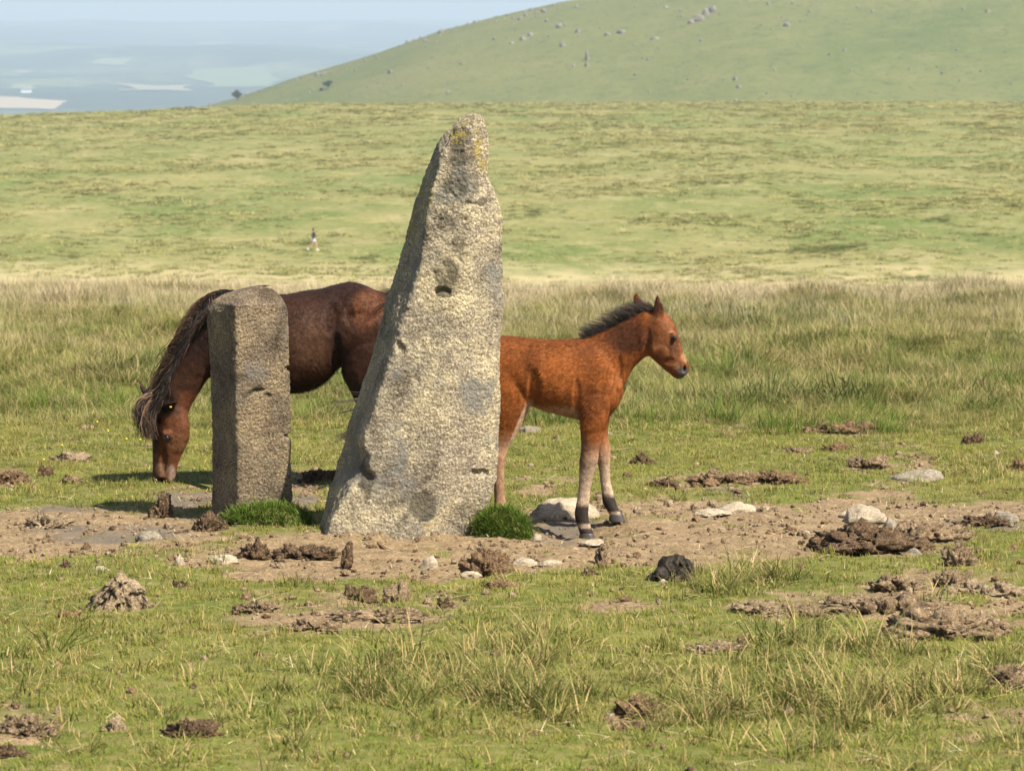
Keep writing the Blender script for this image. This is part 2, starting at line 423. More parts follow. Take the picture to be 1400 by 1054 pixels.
# ------------------------------------------------------------------ standing stones
def granite(name, lichen=True, tone=1.0, warm=0.0):
    m, nt, out = mat_new(name); t = NT(nt); p = t.obj()
    big = t.noise(p, 2.2, 5, .6, .3); mid = t.noise(p, 11, 6, .7); fine = t.noise(p, 95, 5, .8); cr = t.voro(p, 130); cr2 = t.voro(p, 70); flk = t.voro(p, 46)
    k = tone
    c = t.mix(t.ramp(mid, [(.34, 0.), (.66, 1.)]), (.188 * k, .156 * k, .114 * k), (.365 * k, .313 * k, .216 * k))
    c = t.mix(t.ramp(big, [(.50, 0.), (.66, .65)]), c, (.225 * k, .182 * k, .138 * k))
    c = t.mix(t.ramp(fine, [(.50, 0.), (.63, .9)]), c, (.56 * k, .495 * k, .365 * k))
    c = t.mix(t.ramp(fine, [(.36, .9), (.47, 0.)]), c, (.085 * k, .068 * k, .048 * k))
    c = t.mix(t.ramp(cr, [(.06, .6), (.18, 0.)]), c, (.62 * k, .56 * k, .43 * k))
    c = t.mix(t.ramp(flk, [(.10, .65), (.24, 0.)]), c, (.62 * k, .55 * k, .39 * k))
    pat = t.noise(p, 4.5, 5, .65, .5)
    c = t.mix(1.0, c, t.ramp(pat, [(.34, (.50, .48, .46)), (.47, (.92, .90, .87)), (.64, (1.30, 1.25, 1.08))]), 'MULTIPLY')
    if lichen:
        g1 = t.ramp(t.noise(p, 3.4, 4, .6, .4), [(.56, 0.), (.64, .75)])
        g1 = t.math('MULTIPLY', g1, t.ramp(mid, [(.36, 0.), (.52, 1.)]))
        c = t.mix(g1, c, (.19, .185, .165))                       # grey crust lichen
        st = t.attr('stain_dent', 'Fac')
        c = t.mix(t.math('MULTIPLY', t.ramp(t.math('ADD', st, t.math('MULTIPLY', t.math('SUBTRACT', t.noise(p, 14, 5, .7), .5), 2.2)), [(.30, 0.), (.75, .9)]), t.ramp(fine, [(.36, .45), (.56, 1.)])), c, (.085, .075, .05))
        yl = t.math('MULTIPLY', t.attr('yellow', 'Fac'), t.ramp(t.noise(p, 34, 4, .7), [(.49, 0.), (.55, 1.)]))
        c = t.mix(t.math('MULTIPLY', yl, .8), c, (.36, .27, .055))                       # yellow lichen
        mo = t.math('MULTIPLY', t.attr('moss', 'Fac'), t.ramp(t.noise(p, 22, 4, .7), [(.40, 0.), (.58, .8)]))
        c = t.mix(mo, c, (.13, .135, .03))
    if warm: c = t.mix(1.0, c, (1.06, .97, .92), 'MULTIPLY')
    hh = t.math('ADD', t.math('MULTIPLY', mid, .6), t.math('ADD', fine, t.math('MULTIPLY', cr2, -.5)))
    b = t.bsdf(c, .88, t.bump(hh, .017, 1.0), .15); t.l(b.outputs[0], out.inputs[0]); return m

def prism_stone(sections, nper=190, nh=250, round_=7):
    """sections: list of (z, [(x,y)...]) with equal corner counts, from below ground to the tip"""
    zs = np.array([s[0] for s in sections]); pol = np.array([s[1] for s in sections], float)   # (m,k,2)
    zz = np.linspace(0, 1, nh) ** .92 * (zs[-1] - zs[0]) + zs[0]
    k = pol.shape[1]; rings = []
    pr = np.stack([[np.interp(zz, zs, pol[:, j, d]) for d in (0, 1)] for j in range(k)], 0)     # k,2,nh
    for i in range(nh):
        q = pr[:, :, i]; q2 = np.vstack([q, q[:1]])
        seg = np.hypot(*(q2[1:] - q2[:-1]).T); cum = np.concatenate([[0], np.cumsum(seg)])
        s = np.linspace(0, cum[-1], nper, endpoint=False)
        rings.append(np.stack([np.interp(s, cum, q2[:, 0]), np.interp(s, cum, q2[:, 1])], -1))
    R = np.array(rings)
    ker = np.ones(round_) / round_
    for _ in range(2):
        R = sum(np.roll(R, j - round_ // 2, 1) * ker[j] for j in range(round_))
    V = np.concatenate([R, np.repeat(zz[:, None, None], nper, 1)], -1)
    return V

def rough_stone(name, V, amp, seed, tip=True):
    nh, nper, _ = V.shape
    dU = np.roll(V, -1, 1) - np.roll(V, 1, 1); dV = np.gradient(V, axis=0)
    N = np.cross(dU, dV); N /= np.linalg.norm(N, axis=-1, keepdims=True) + 1e-9
    ctr = V.mean(1, keepdims=True)
    if np.mean(np.sum(N * (V - ctr), -1)) < 0: N = -N
    x, y, z = V[..., 0], V[..., 1], V[..., 2]
    d = amp * (1.9 * fbm(x * 3, y * 3, z * 3, 3, seed=seed) + .55 * fbm(x * 12, y * 12, z * 12, 3, seed=seed + 1)
               - .4 * smooth(.25, .6, fbm(x * 19, y * 19, z * 19, 3, .6, seed=seed + 2)) + .55 * fbm(x * 75, y * 75, z * 75, 2, .6, seed=seed + 3))
    fade = 1 - smooth(.955, 1.0, np.linspace(0, 1, nh))
    V = V + N * (d * fade[:, None])[..., None]
    faces = grid_faces(nh, nper, True)
    top = V[-1].mean(0) + np.array([0, 0, .004])
    Vf = np.vstack([V.reshape(-1, 3), top[None]])
    b = (nh - 1) * nper; ti = len(Vf) - 1
    cap = np.array([(b + j, b + (j + 1) % nper, ti) for j in range(nper)])
    return Vf, [faces, cap]

# --- tall leaning stone
TD = 13.56
Lt = [(760, 428), (735, 435), (715, 440), (690, 447), (660, 455), (640, 460), (622, 466), (600, 473), (575, 482), (550, 492), (520, 500), (490, 510), (450, 521), (400, 534), (360, 546), (330, 554), (300, 561), (270, 571), (245, 580), (220, 589), (205, 595), (190, 604), (175, 615), (163, 627), (157, 634)]
Rt = [(760, 440), (735, 446), (715, 452), (690, 465), (660, 484), (640, 497), (622, 498), (600, 495), (575, 505), (550, 514), (520, 525), (490, 535), (450, 548), (400, 565), (360, 574), (330, 582), (300, 584), (270, 590), (245, 597), (220, 602), (205, 608), (190, 616), (175, 626), (163, 636), (157, 641)]
Qt = [(760, 636), (735, 645), (715, 654), (690, 672), (660, 681), (640, 682), (622, 683), (600, 684), (575, 685), (550, 685), (520, 684), (490, 685), (450, 686), (400, 687), (360, 688), (330, 689), (300, 688), (270, 678), (245, 668), (220, 668), (205, 668), (190, 667), (175, 665), (163, 661), (157, 656)]
sec = []
top_py = 157.
for (py, l), (_, r), (_, q) in zip(Lt, Rt, Qt):
    hgt = np.clip((735 - py) / 578., 0, 1)
    D0 = TD + .06 * hgt
    th = np.interp(hgt, [0, .5, .9, 1], [.33, .29, .17, .07])
    z = P(560, py, D0)[2]
    Lx = P(l, py, D0 + .8 * th)[0]; Rx = P(r, py, D0)[0]; Qx = P(q, py, D0 + .14)[0]
    low = smooth(.12, 0, hgt)
    sec.append((z, [(Rx, D0), (Rx * .45 + Qx * .55, D0 - .02 - .03 * low), (Qx, D0 + min(.10, th * .4)), (Qx - .05 * (hgt < .9), D0 + th), (Lx * .7 + Qx * .3, D0 + th * 1.1), (Lx, D0 + .8 * th)]))
V = prism_stone(sec, 230, 330, 5)
V, Fc = rough_stone('standing_stone', V, .0095, 60)
# rounded tip
def pxof(V):
    d = V[:, 1] * CP + (CZ - V[:, 2]) * SP
    return 700 + F * V[:, 0] / d, 527 + F * ((CZ - V[:, 2]) * CP - V[:, 1] * SP) / d
def blob(px, py, spots):
    j1 = fbm(px / 16., py / 16., oct=3, seed=63); j2 = fbm(px / 16., py / 16., oct=3, seed=64); px, py = px + 13 * j1, py + 13 * j2
    r = np.zeros_like(px)
    for (cx, cy, rx, ry, s) in spots:
        r = np.maximum(r, s * smooth(1.5, .3, ((px - cx) / rx) ** 2 + ((py - cy) / ry) ** 2))
    return r
qx, qy = pxof(V)
front = smooth(.2, -.05, V[:, 1] - TD - .12)
# dents and chips in the face
dent = .018 * blob(qx, qy, [(603, 400, 8, 6, 1), (497, 640, 14, 22, 1.3), (655, 648, 10, 6, 1), (545, 470, 6, 16, .5), (640, 280, 9, 6, .5), (487, 660, 8, 18, 1)])
V[:, 1] += dent * front
attrs = {'stain_dent': front * blob(qx, qy, [(632, 205, 22, 30, .75), (640, 245, 18, 30, .6), (625, 340, 30, 14, .55), (612, 378, 22, 28, .7), (656, 277, 9, 6, 1), (578, 692, 22, 20, .95),
                                (545, 690, 40, 24, .5), (606, 402, 8, 7, 1), (640, 690, 30, 20, .4), (615, 255, 14, 25, .5), (500, 655, 10, 30, .9)]),  # dark stains on the face, also darker inside the dents
         'yellow': blob(qx, qy, [(624, 185, 12, 14, 1), (656, 205, 7, 30, 1), (640, 170, 12, 8, .7), (578, 265, 10, 30, .9), (565, 305, 8, 30, .8), (668, 640, 5, 5, .8), (588, 720, 6, 4, .8)]),
         'moss': smooth(.0, .2, V[:, 1] - TD - .04) * smooth(-.25, .5, -(V[:, 0] - np.interp(V[:, 2], [s[0] for s in sec], [s[1][0][0] for s in sec]))) * .9}
m_tall = granite('weathered_granite', True, 1.24)
tall = link('standing_stone', mesh_np('standing_stone', V, Fc, True, attrs), m_tall,
            label='tall leaning granite standing stone tapering to a blunt tip between pony and foal', cat='standing stone')

# --- short square stone
SD = float(G(325, 712)[1])
Ls = [(745, 287), (700, 288), (600, 288), (500, 286), (445, 282.5), (430, 284), (418, 291), (410, 302), (404, 316), (399, 331), (396, 345)]
Rs = [(745, 325), (700, 325), (600, 323), (500, 322), (445, 321), (430, 321), (418, 321), (410, 322), (404, 326), (399, 336), (396, 348)]
Qs = [(745, 399), (700, 399), (600, 398.5), (500, 396.5), (445, 394), (430, 394), (418, 391), (410, 386), (404, 380), (399, 372), (396, 362)]
sec2 = []
for (py, l), (_, r), (_, q) in zip(Ls, Rs, Qs):
    z = P(340, py, SD)[2]; th = .34 if py > 418 else np.interp(py, [396, 418], [.10, .34])
    y0 = SD + (.34 - th) * .5
    Lx = P(l, py, SD + .22)[0]; Rx = P(r, py, SD)[0]; Qx = P(q, py, SD + .1)[0]
    sec2.append((z, [(Rx, y0), (Qx, y0 + .30 * th), (Qx - .05, y0 + th), (Lx + .1, y0 + 1.15 * th), (Lx, y0 + .62 * th)]))
V = prism_stone(sec2, 150, 220, 5)
V, Fc = rough_stone('gatepost', V, .0075, 80)
qx, qy = pxof(V)
fr = (V[:, 1] < SD + .2)
V[:, 0] -= .020 * blob(qx, qy, [(396, 500, 9, 4, 1), (394, 595, 8, 4, 1.2)]) * fr
V[:, 1] += .014 * blob(qx, qy, [(350, 535, 14, 3, 1), (362, 545, 10, 4, 1)]) * fr
attrs = {'stain_dent': fr * blob(qx, qy, [(345, 533, 22, 4, .8), (372, 550, 12, 14, .5), (355, 470, 20, 30, .35), (392, 597, 8, 3, 1), (372, 640, 12, 30, .25)]),  # stains, also darker along the crack and in the edge notch
         'yellow': np.zeros(len(V)), 'moss': .35 * smooth(690, 730, qy)}
short = link('stone_post', mesh_np('stone_post', V, Fc, True, attrs), granite('brown_granite', True, .64, 1.0),
             label='short square granite post with a rounded top in front of the grazing pony', cat='stone post')

# ------------------------------------------------------------------ grass building blocks
def blades(n, rad, l0, l1, width, lean, curl, rng, flat=False, seg=3, disc=True):
    sd_ = .04 if flat else .5
    """n curved tapering blades round the origin; returns V, F, t (0 root..1 tip), id"""
    a = rng.uniform(0, 2 * math.pi, n); r = rad * (np.sqrt(rng.uniform(0, 1, n)) if disc else rng.uniform(0, 1, n))
    root = np.stack([r * np.cos(a), r * np.sin(a), np.full(n, -.012)], -1)
    L = rng.uniform(l0, l1, n); az = a + rng.normal(0, 1.1, n)
    th = np.abs(rng.normal(lean, lean * sd_, n)); cu = rng.normal(curl, curl * .5, n)
    side = np.stack([-np.sin(az + rng.normal(0, .6, n)), np.cos(az), np.zeros(n)], -1)
    V, Fq, Ft, T, I = [], [], [], [], []
    p = root.copy(); pts = [p]
    for s in range(seg):
        ang = th + cu * (s + .5) / seg
        d = np.stack([np.sin(ang) * np.cos(az), np.sin(ang) * np.sin(az), np.cos(ang)], -1)
        p = p + d * (L / seg)[:, None]; pts.append(p)
    wd = [1.0, .85, .6, .35]
    per = 2 * seg + 1
    out = np.zeros((n, per, 3)); tt = np.zeros((n, per))
    for s in range(seg):
        out[:, 2 * s] = pts[s] - side * width * .5 * wd[s]; out[:, 2 * s + 1] = pts[s] + side * width * .5 * wd[s]
        tt[:, 2 * s] = tt[:, 2 * s + 1] = s / seg
    out[:, -1] = pts[seg]; tt[:, -1] = 1
    base = (np.arange(n) * per)[:, None]
    q = [np.concatenate([base + 2 * s, base + 2 * s + 1, base + 2 * s + 3, base + 2 * s + 2], 1) for s in range(seg - 1)]
    tri = np.concatenate([base + 2 * seg - 2, base + 2 * seg - 1, base + 2 * seg], 1)
    return out.reshape(-1, 3), [np.concatenate(q), tri], tt.ravel(), np.repeat(np.arange(n), per)

def grass_mat(name, greens, straw, straw_share=.3, patch=1.0):
    m, nt, out = mat_new(name); t = NT(nt); pos = t.pos()
    tone = t.attr('tone', 'Fac'); tip = t.attr('tip', 'Fac')
    inf = t.n('ShaderNodeObjectInfo'); rnd = inf.outputs['Random']
    pn = t.noise(pos, patch, 4, .6); pn2 = t.noise(pos, patch * 6, 3, .6)
    v = t.math('ADD', t.math('MULTIPLY', tone, .6), t.math('MULTIPLY', rnd, .4))
    g = t.ramp(v, [(0., greens[0]), (.5, greens[1]), (1., greens[2])])
    g = t.mix(t.ramp(pn, [(.35, 0.), (.68, .75)]), g, greens[3])
    g = t.mix(1.0, g, t.ramp(t.noise(pos, patch * 2.7, 4, .6), [(.32, .52), (.62, 1.12)]), 'MULTIPLY')
    sfac = t.math('ADD', t.math('MULTIPLY', t.ramp(pn2, [(.3, 0.), (.75, 1.)]), .7), t.math('MULTIPLY', t.math('SUBTRACT', tone, .5), .9))
    c = t.mix(t.ramp(sfac, [(.62 - straw_share * .6, 0.), (.80 - straw_share * .45, 1.)]), g, straw)
    c = t.mix(t.math('MULTIPLY', tip, .35), c, straw)
    d = t.bsdf(c, .75, None, .10)
    tr = t.n('ShaderNodeBsdfTranslucent'); t.l(c, tr.inputs[0])
    mx = t.n('ShaderNodeMixShader'); mx.inputs[0].default_value = .25
    t.l(d.outputs[0], mx.inputs[1]); t.l(tr.outputs[0], mx.inputs[2]); t.l(mx.outputs[0], out.inputs[0])
    return m

def tuft_mesh(name, parts, mat, rng):
    """parts: list of blade argument tuples"""
    Vs, F4, F3, T, TO, off = [], [], [], [], [], 0
    for kw, tone in parts:
        V, Fs, tt, ids = blades(rng=rng, **kw)
        Vs.append(V); F4.append(Fs[0] + off); F3.append(Fs[1] + off); T.append(tt); off += len(V)
        tn = np.clip(rng.normal(tone, .16, ids.max() + 1), 0, 1); TO.append(tn[ids])
    me = mesh_np(name, np.vstack(Vs), [np.vstack(F4), np.vstack(F3)], True, {'tip': np.concatenate(T), 'tone': np.concatenate(TO)})
    me.materials.append(mat); return me

def scatter(name, pts, rot, scl, protos, idx, label, cat):
    """one object; every point carries one of the proto meshes"""
    sub = bpy.data.collections.new(name + '_kinds')
    for k, me in enumerate(protos):
        o = bpy.data.objects.new('%s_kind_%02d' % (name, k), me); sub.objects.link(o)
    me = bpy.data.meshes.new(name); n = len(pts)
    me.vertices.add(n); me.vertices.foreach_set('co', np.asarray(pts, np.float32).ravel())
    a = me.attributes.new('rot', 'FLOAT_VECTOR', 'POINT'); a.data.foreach_set('vector', np.asarray(rot, np.float32).ravel())
    scl = np.asarray(scl, np.float32)
    if scl.ndim == 1: scl = np.repeat(scl[:, None], 3, 1)
    a = me.attributes.new('scl', 'FLOAT_VECTOR', 'POINT'); a.data.foreach_set('vector', scl.ravel())
    a = me.attributes.new('idx', 'INT', 'POINT'); a.data.foreach_set('value', np.asarray(idx, np.int32))
    ng = bpy.data.node_groups.new(name + '_nodes', 'GeometryNodeTree')
    ng.interface.new_socket('Geometry', in_out='INPUT', socket_type='NodeSocketGeometry')
    ng.interface.new_socket('Geometry', in_out='OUTPUT', socket_type='NodeSocketGeometry')
    N = ng.nodes; gi = N.new('NodeGroupInput'); go = N.new('NodeGroupOutput')
    ip = N.new('GeometryNodeInstanceOnPoints'); ci = N.new('GeometryNodeCollectionInfo')
    ci.inputs[0].default_value = sub; ci.inputs['Separate Children'].default_value = True; ci.inputs['Reset Children'].default_value = True
    def na(nm, dt):
        x = N.new('GeometryNodeInputNamedAttribute'); x.data_type = dt; x.inputs['Name'].default_value = nm; return x.outputs['Attribute']
    L = ng.links
    L.new(gi.outputs[0], ip.inputs['Points']); L.new(ci.outputs[0], ip.inputs['Instance'])
    ip.inputs['Pick Instance'].default_value = True
    L.new(na('idx', 'INT'), ip.inputs['Instance Index'])
    e2r = N.new('FunctionNodeEulerToRotation'); L.new(na('rot', 'FLOAT_VECTOR'), e2r.inputs[0]); L.new(e2r.outputs[0], ip.inputs['Rotation'])
    L.new(na('scl', 'FLOAT_VECTOR'), ip.inputs['Scale']); L.new(ip.outputs[0], go.inputs[0])
    o = link(name, me, None, label=label, cat=cat, kind='stuff')
    md = o.modifiers.new('scatter', 'NODES'); md.node_group = ng
    return o

def fan_points(n, y0, y1, spread, rng):
    """points spread evenly over the wedge of ground between two distances"""
    y = np.sqrt(rng.uniform(y0 * y0, y1 * y1, n)); x = rng.uniform(-1, 1, n) * (spread * y + .3)
    return x, y

# ------------------------------------------------------------------ bodies
def catmull(A, sub):
    A = np.asarray(A, float); n = len(A)
    Pm = np.vstack([2 * A[:1] - A[1:2], A, 2 * A[-1:] - A[-2:-1]])
    out = []
    for i in range(n - 1):
        p0, p1, p2, p3 = Pm[i:i + 4]
        for s in range(sub):
            t = s / sub
            out.append(.5 * ((2 * p1) + (-p0 + p2) * t + (2 * p0 - 5 * p1 + 4 * p2 - p3) * t * t + (-p0 + 3 * p1 - 3 * p2 + p3) * t ** 3))
    out.append(A[-1]); return np.array(out)

def loft(st, nseg=28, sub=5, egg=0.0, concave=0.0):
    """st: rows (top xyz, bottom xyz, lateral half-width vector xyz)"""
    A = catmull(np.array([np.concatenate(s) for s in st]), sub)
    T, B, N = A[:, :3], A[:, 3:6], A[:, 6:9]
    c = (T + B) / 2; a = (T - B) / 2
    th = np.linspace(0, 2 * math.pi, nseg, endpoint=False)
    ct, stt = np.cos(th), np.sin(th)
    sx = np.sign(stt) * np.abs(stt) ** .92; cy = np.sign(ct) * np.abs(ct) ** .95
    wid = 1 - egg * ct                         # wider low down
    if concave: sx = np.where(sx > 0, sx * (1 - concave), sx)
    V = c[:, None] + a[:, None] * cy[None, :, None] + N[:, None] * (sx * wid)[None, :, None]
    m = len(A); Fq = grid_faces(m, nseg, True)
    Vf = np.vstack([V.reshape(-1, 3), c[:1], c[-1:]]); i0, i1 = len(Vf) - 2, len(Vf) - 1
    j = np.arange(nseg); j2 = (j + 1) % nseg
    caps = np.vstack([np.stack([j2, j, np.full(nseg, i0)], 1), np.stack([(m - 1) * nseg + j, (m - 1) * nseg + j2, np.full(nseg, i1)], 1)])
    return Vf, Fq, caps
def ball(c, r, n=20):
    th = np.linspace(0, math.pi, n // 2 + 1)[1:-1]; ph = np.linspace(0, 2 * math.pi, n, endpoint=False)
    r = np.broadcast_to(np.asarray(r, float), (3,))
    V = np.array([[np.sin(a) * np.cos(b), np.sin(a) * np.sin(b), np.cos(a)] for a in th for b in ph])
    V = np.vstack([V, [[0, 0, 1], [0, 0, -1]]]) * r + np.asarray(c)
    m = len(th); Fq = grid_faces(m, n, True)
    j = np.arange(n); j2 = (j + 1) % n
    caps = np.vstack([np.stack([j2, j, np.full(n, m * n)], 1), np.stack([(m - 1) * n + j, (m - 1) * n + j2, np.full(n, m * n + 1)], 1)])
    return V, Fq, caps

def fuse(name, pieces, voxel, smooth_it=6, factor=.5):
    """join closed pieces into one continuous skin"""
    Vs, Q, Tq, off = [], [], [], 0
    for V, q, c in pieces:
        Vs.append(V); Q.append(q + off); Tq.append(c + off); off += len(V)
    me = mesh_np(name + '_rough', np.vstack(Vs), [np.vstack(Q), np.vstack(Tq)])
    bm = bmesh.new(); bm.from_mesh(me)
    # make every island face outwards
    bmesh.ops.recalc_face_normals(bm, faces=bm.faces); bm.to_mesh(me); bm.free()
    o = bpy.data.objects.new(name + '_tmp', me); COL.objects.link(o)
    md = o.modifiers.new('r', 'REMESH'); md.mode = 'VOXEL'; md.voxel_size = voxel
    ms = o.modifiers.new('s', 'SMOOTH'); ms.factor = factor; ms.iterations = smooth_it
    dg = bpy.context.evaluated_depsgraph_get(); dg.update()
    res = bpy.data.meshes.new_from_object(o.evaluated_get(dg))
    bpy.data.objects.remove(o); bpy.data.meshes.remove(me)
    res.name = name
    res.polygons.foreach_set('use_smooth', np.ones(len(res.polygons), bool))
    return res
def mesh_co(me):
    a = np.zeros(len(me.vertices) * 3, np.float32); me.vertices.foreach_get('co', a); return a.reshape(-1, 3).astype(float)
def mesh_no(me):
    a = np.zeros(len(me.vertices) * 3, np.float32); me.vertices.foreach_get('normal', a); return a.reshape(-1, 3).astype(float)
def set_co(me, V): me.vertices.foreach_set('co', V.astype(np.float32).ravel()); me.update()
def set_col(me, name, C):
    at = me.attributes.new(name, 'FLOAT_COLOR', 'POINT')
    at.data.foreach_set('color', np.concatenate([C, np.ones((len(C), 1))], 1).astype(np.float32).ravel())

def hair(name, roots, pts, width, cols, mat, parent):
    """pts (n,k,3) guide points incl. root; flat tapering ribbons"""
    n, k, _ = pts.shape
    d = np.gradient(pts, axis=1); view = RNG.normal(0, .35, (n, 1, 3)) + np.array([0, -1, 0.])
    s = np.cross(d, view); s /= np.linalg.norm(s, axis=-1, keepdims=True) + 1e-9
    tp = np.linspace(1, .12, k) ** .7
    wv = (np.asarray(width)[:, None] if np.ndim(width) else width) * tp[None, :] * .5
    A = pts - s * wv[..., None]; B = pts + s * wv[..., None]
    V = np.stack([A, B], 2).reshape(-1, 3)
    base = (np.arange(n) * 2 * k)[:, None]
    q = np.concatenate([np.concatenate([base + 2 * j, base + 2 * j + 1, base + 2 * j + 3, base + 2 * j + 2], 1) for j in range(k - 1)])
    C = np.repeat(cols, 2 * k, 0)
    me = mesh_np(name, V, q, True, {'coat': C})
    return link(name, me, mat, parent)

def fur(name, me, n, length, width, flow, mat, parent, lift=.35, exclude=None):
    """short lying hairs over a skin"""
    V = mesh_co(me); N = mesh_no(me)
    cc = np.zeros(len(V) * 4, np.float32); me.attributes['coat'].data.foreach_get('color', cc); C = cc.reshape(-1, 4)[:, :3]
    me.calc_loop_triangles()
    tr = np.zeros(len(me.loop_triangles) * 3, np.int32); me.loop_triangles.foreach_get('vertices', tr); tr = tr.reshape(-1, 3)
    a = np.linalg.norm(np.cross(V[tr[:, 1]] - V[tr[:, 0]], V[tr[:, 2]] - V[tr[:, 0]]), axis=1)
    f = RNG.choice(len(tr), n, p=a / a.sum())
    b = RNG.dirichlet((1, 1, 1), n)
    p = np.einsum('nk,nkd->nd', b, V[tr[f]]); nn = np.einsum('nk,nkd->nd', b, N[tr[f]]); c = np.einsum('nk,nkd->nd', b, C[tr[f]])
    if exclude is not None:
        k = ~exclude(p); p, nn, c = p[k], nn[k], c[k]
    n = len(p)
    fl = flow(p) + RNG.normal(0, .28, (n, 3)); fl = fl - nn * np.sum(fl * nn, 1, keepdims=True)
    fl /= np.linalg.norm(fl, axis=1, keepdims=True) + 1e-9
    Ln = (length(p) if callable(length) else length) * RNG.uniform(.6, 1.25, n)
    d = fl + nn * lift; d /= np.linalg.norm(d, axis=1, keepdims=True)
    s = np.cross(fl, nn) * (width * .5)
    tip = p + d * Ln[:, None]
    p = p - nn * .001
    Vv = np.stack([p - s, p + s, tip], 1).reshape(-1, 3)
    c = c * np.exp(RNG.normal(0, .30, (n, 1)))
    return link(name, mesh_np(name, Vv, np.arange(3 * n).reshape(-1, 3), True, {'coat': np.repeat(c, 3, 0)}), mat, parent)

def coat_mat(name, rough=.55, spec=.35, sheen=.25):
    m, nt, out = mat_new(name); t = NT(nt)
    c = t.attr('coat'); n = t.noise(t.scale(t.obj(), (1, 1, 1)), 55, 4, .7); n2 = t.noise(t.obj(), 7, 3, .6)
    c = t.mix(1.0, c, t.ramp(n, [(.3, .62), (.7, 1.3)]), 'MULTIPLY'); c = t.mix(1.0, c, t.ramp(n2, [(.3, .78), (.7, 1.18)]), 'MULTIPLY')
    b = t.bsdf(c, rough, t.bump(n, .004, .6), spec)
    b.inputs['Sheen Weight'].default_value = sheen; b.inputs['Sheen Roughness'].default_value = .4
    b.inputs['Sheen Tint'].default_value = (1, .75, .5, 1)
    t.l(b.outputs[0], out.inputs[0]); return m
m_coat = coat_mat('horse_coat', .62, .15, .02); m_hair = coat_mat('horse_hair', .55, .16, .0); m_fur = coat_mat('horse_fur', .8, .06, .0)
m_hoof = mat_plain('hoof_horn', (.05, .042, .036), .5, .4, .3, 60)
m_eye, nt, out = mat_new('dark_eye'); t = NT(nt)
b = t.bsdf((.008, .005, .004), .08, None, .6); t.l(b.outputs[0], out.inputs[0])

def L3(f, lateral):
    """station maker: two edge points in the side view, half-width, lateral centre"""
    def st(t_, b_, hw, v=0.0):
        return (f(*t_, v), f(*b_, v), lateral * hw)
    return st
def leg_st(f, lateral, rows, v):
    # rows (zy, left zx, right zx, halfwidth[, dv])
    out_ = []
    for r in rows:
        vv = v + (r[4] if len(r) > 4 else 0)
        out_.append((f(r[1], r[0], vv), f(r[2], r[0], vv), lateral * r[3]))
    return out_
def hoof_mesh(f, lateral, zx0, zx1, zy0, zy1, toe, v, hw):
    """toe = +1 points to +zx"""
    w_ = zx1 - zx0; e = .16 * w_
    rows = [(zy0, zx0 + e * (toe > 0) * .4 + e * (toe < 0), zx1 - e * (toe > 0) - e * (toe < 0) * .4, hw * .82), ((zy0 + zy1) / 2, zx0 + e * .5 * (toe < 0), zx1 - e * .5 * (toe > 0), hw * .92), (zy1, zx0, zx1, hw)]
    V, q, c = loft(leg_st(f, lateral, rows, v), 20, 3)
    return mesh_np('hoof', V, [q, c])

def mixc(C, col, wgt): return C * (1 - wgt[:, None]) + np.asarray(col)[None] * wgt[:, None]
def ell(zx, zy, cx, cy, rx, ry, soft=.6):
    return smooth(1 + soft, 1 - soft, ((zx - cx) / rx) ** 2 + ((zy - cy) / ry) ** 2)

# ================================================================== the foal
FN = np.array([-math.sin(FOAL_YAW), -math.cos(FOAL_YAW), 0])      # towards its near flank
FF = np.array([math.cos(FOAL_YAW), -math.sin(FOAL_YAW), 0])       # towards its head
S = L3(foal_pt, FN)
pc = []
trunk = [((-78, 300), (-72, 390), .05), ((-60, 246), (-58, 440), .105), ((-20, 222), (-20, 470), .130), ((40, 210), (40, 468), .138), ((110, 211), (110, 458), .130), ((180, 216), (185, 482), .128),
         ((250, 220), (250, 506), .136), ((320, 218), (320, 522), .138), ((390, 212), (388, 536), .128), ((440, 204), (445, 540), .116), ((490, 214), (495, 530), .106), ((530, 262), (532, 490), .088), ((564, 325), (560, 435), .05)]
pc.append(loft([S(*r) for r in trunk], 36, 5, egg=.05))
neck = [((400, 212), (500, 500), .095), ((455, 190), (566, 395), .074), ((520, 160), (600, 330), .058), ((590, 122), (638, 290), .050), ((645, 96), (662, 276), .050), ((690, 92), (682, 262), .046)]
pc.append(loft([S(*r) for r in neck], 30, 5))
head = [((662, 96), (648, 240), .040), ((700, 92), (664, 270), .054), ((735, 108), (682, 290), .062), ((764, 146), (708, 312), .060), ((781, 196), (730, 332), .047), ((794, 240), (749, 347), .037), ((808, 274), (762, 358), .034), ((820, 298), (774, 364), .034), ((825, 322), (792, 364), .026), ((818, 338), (804, 354), .012)]
pc.append(loft([S(*r) for r in head], 30, 5))
legN = [(400, 400, 500, .03), (450, 385, 505, .045), (520, 386, 500, .05), (590, 391, 484, .043), (645, 392, 466, .035), (690, 386, 460, .034), (730, 385, 447, .029), (790, 382, 432, .022), (850, 375, 426, .022), (900, 366, 421, .026), (935, 371, 425, .023), (965, 382, 436, .025), (985, 388, 444, .026)]
pc.append(loft(leg_st(foal_pt, FN, legN, .075), 22, 5))
legF = [(440, 420, 520, .04), (540, 436, 508, .042), (600, 452, 501, .036), (655, 456, 513, .034), (700, 458, 513, .033), (740, 467, 511, .026), (790, 472, 514, .022), (840, 479, 527, .022), (875, 482, 537, .026), (905, 499, 550, .023), (925, 510, 560, .025)]
pc.append(loft(leg_st(foal_pt, FN, legF, -.075), 22, 5))
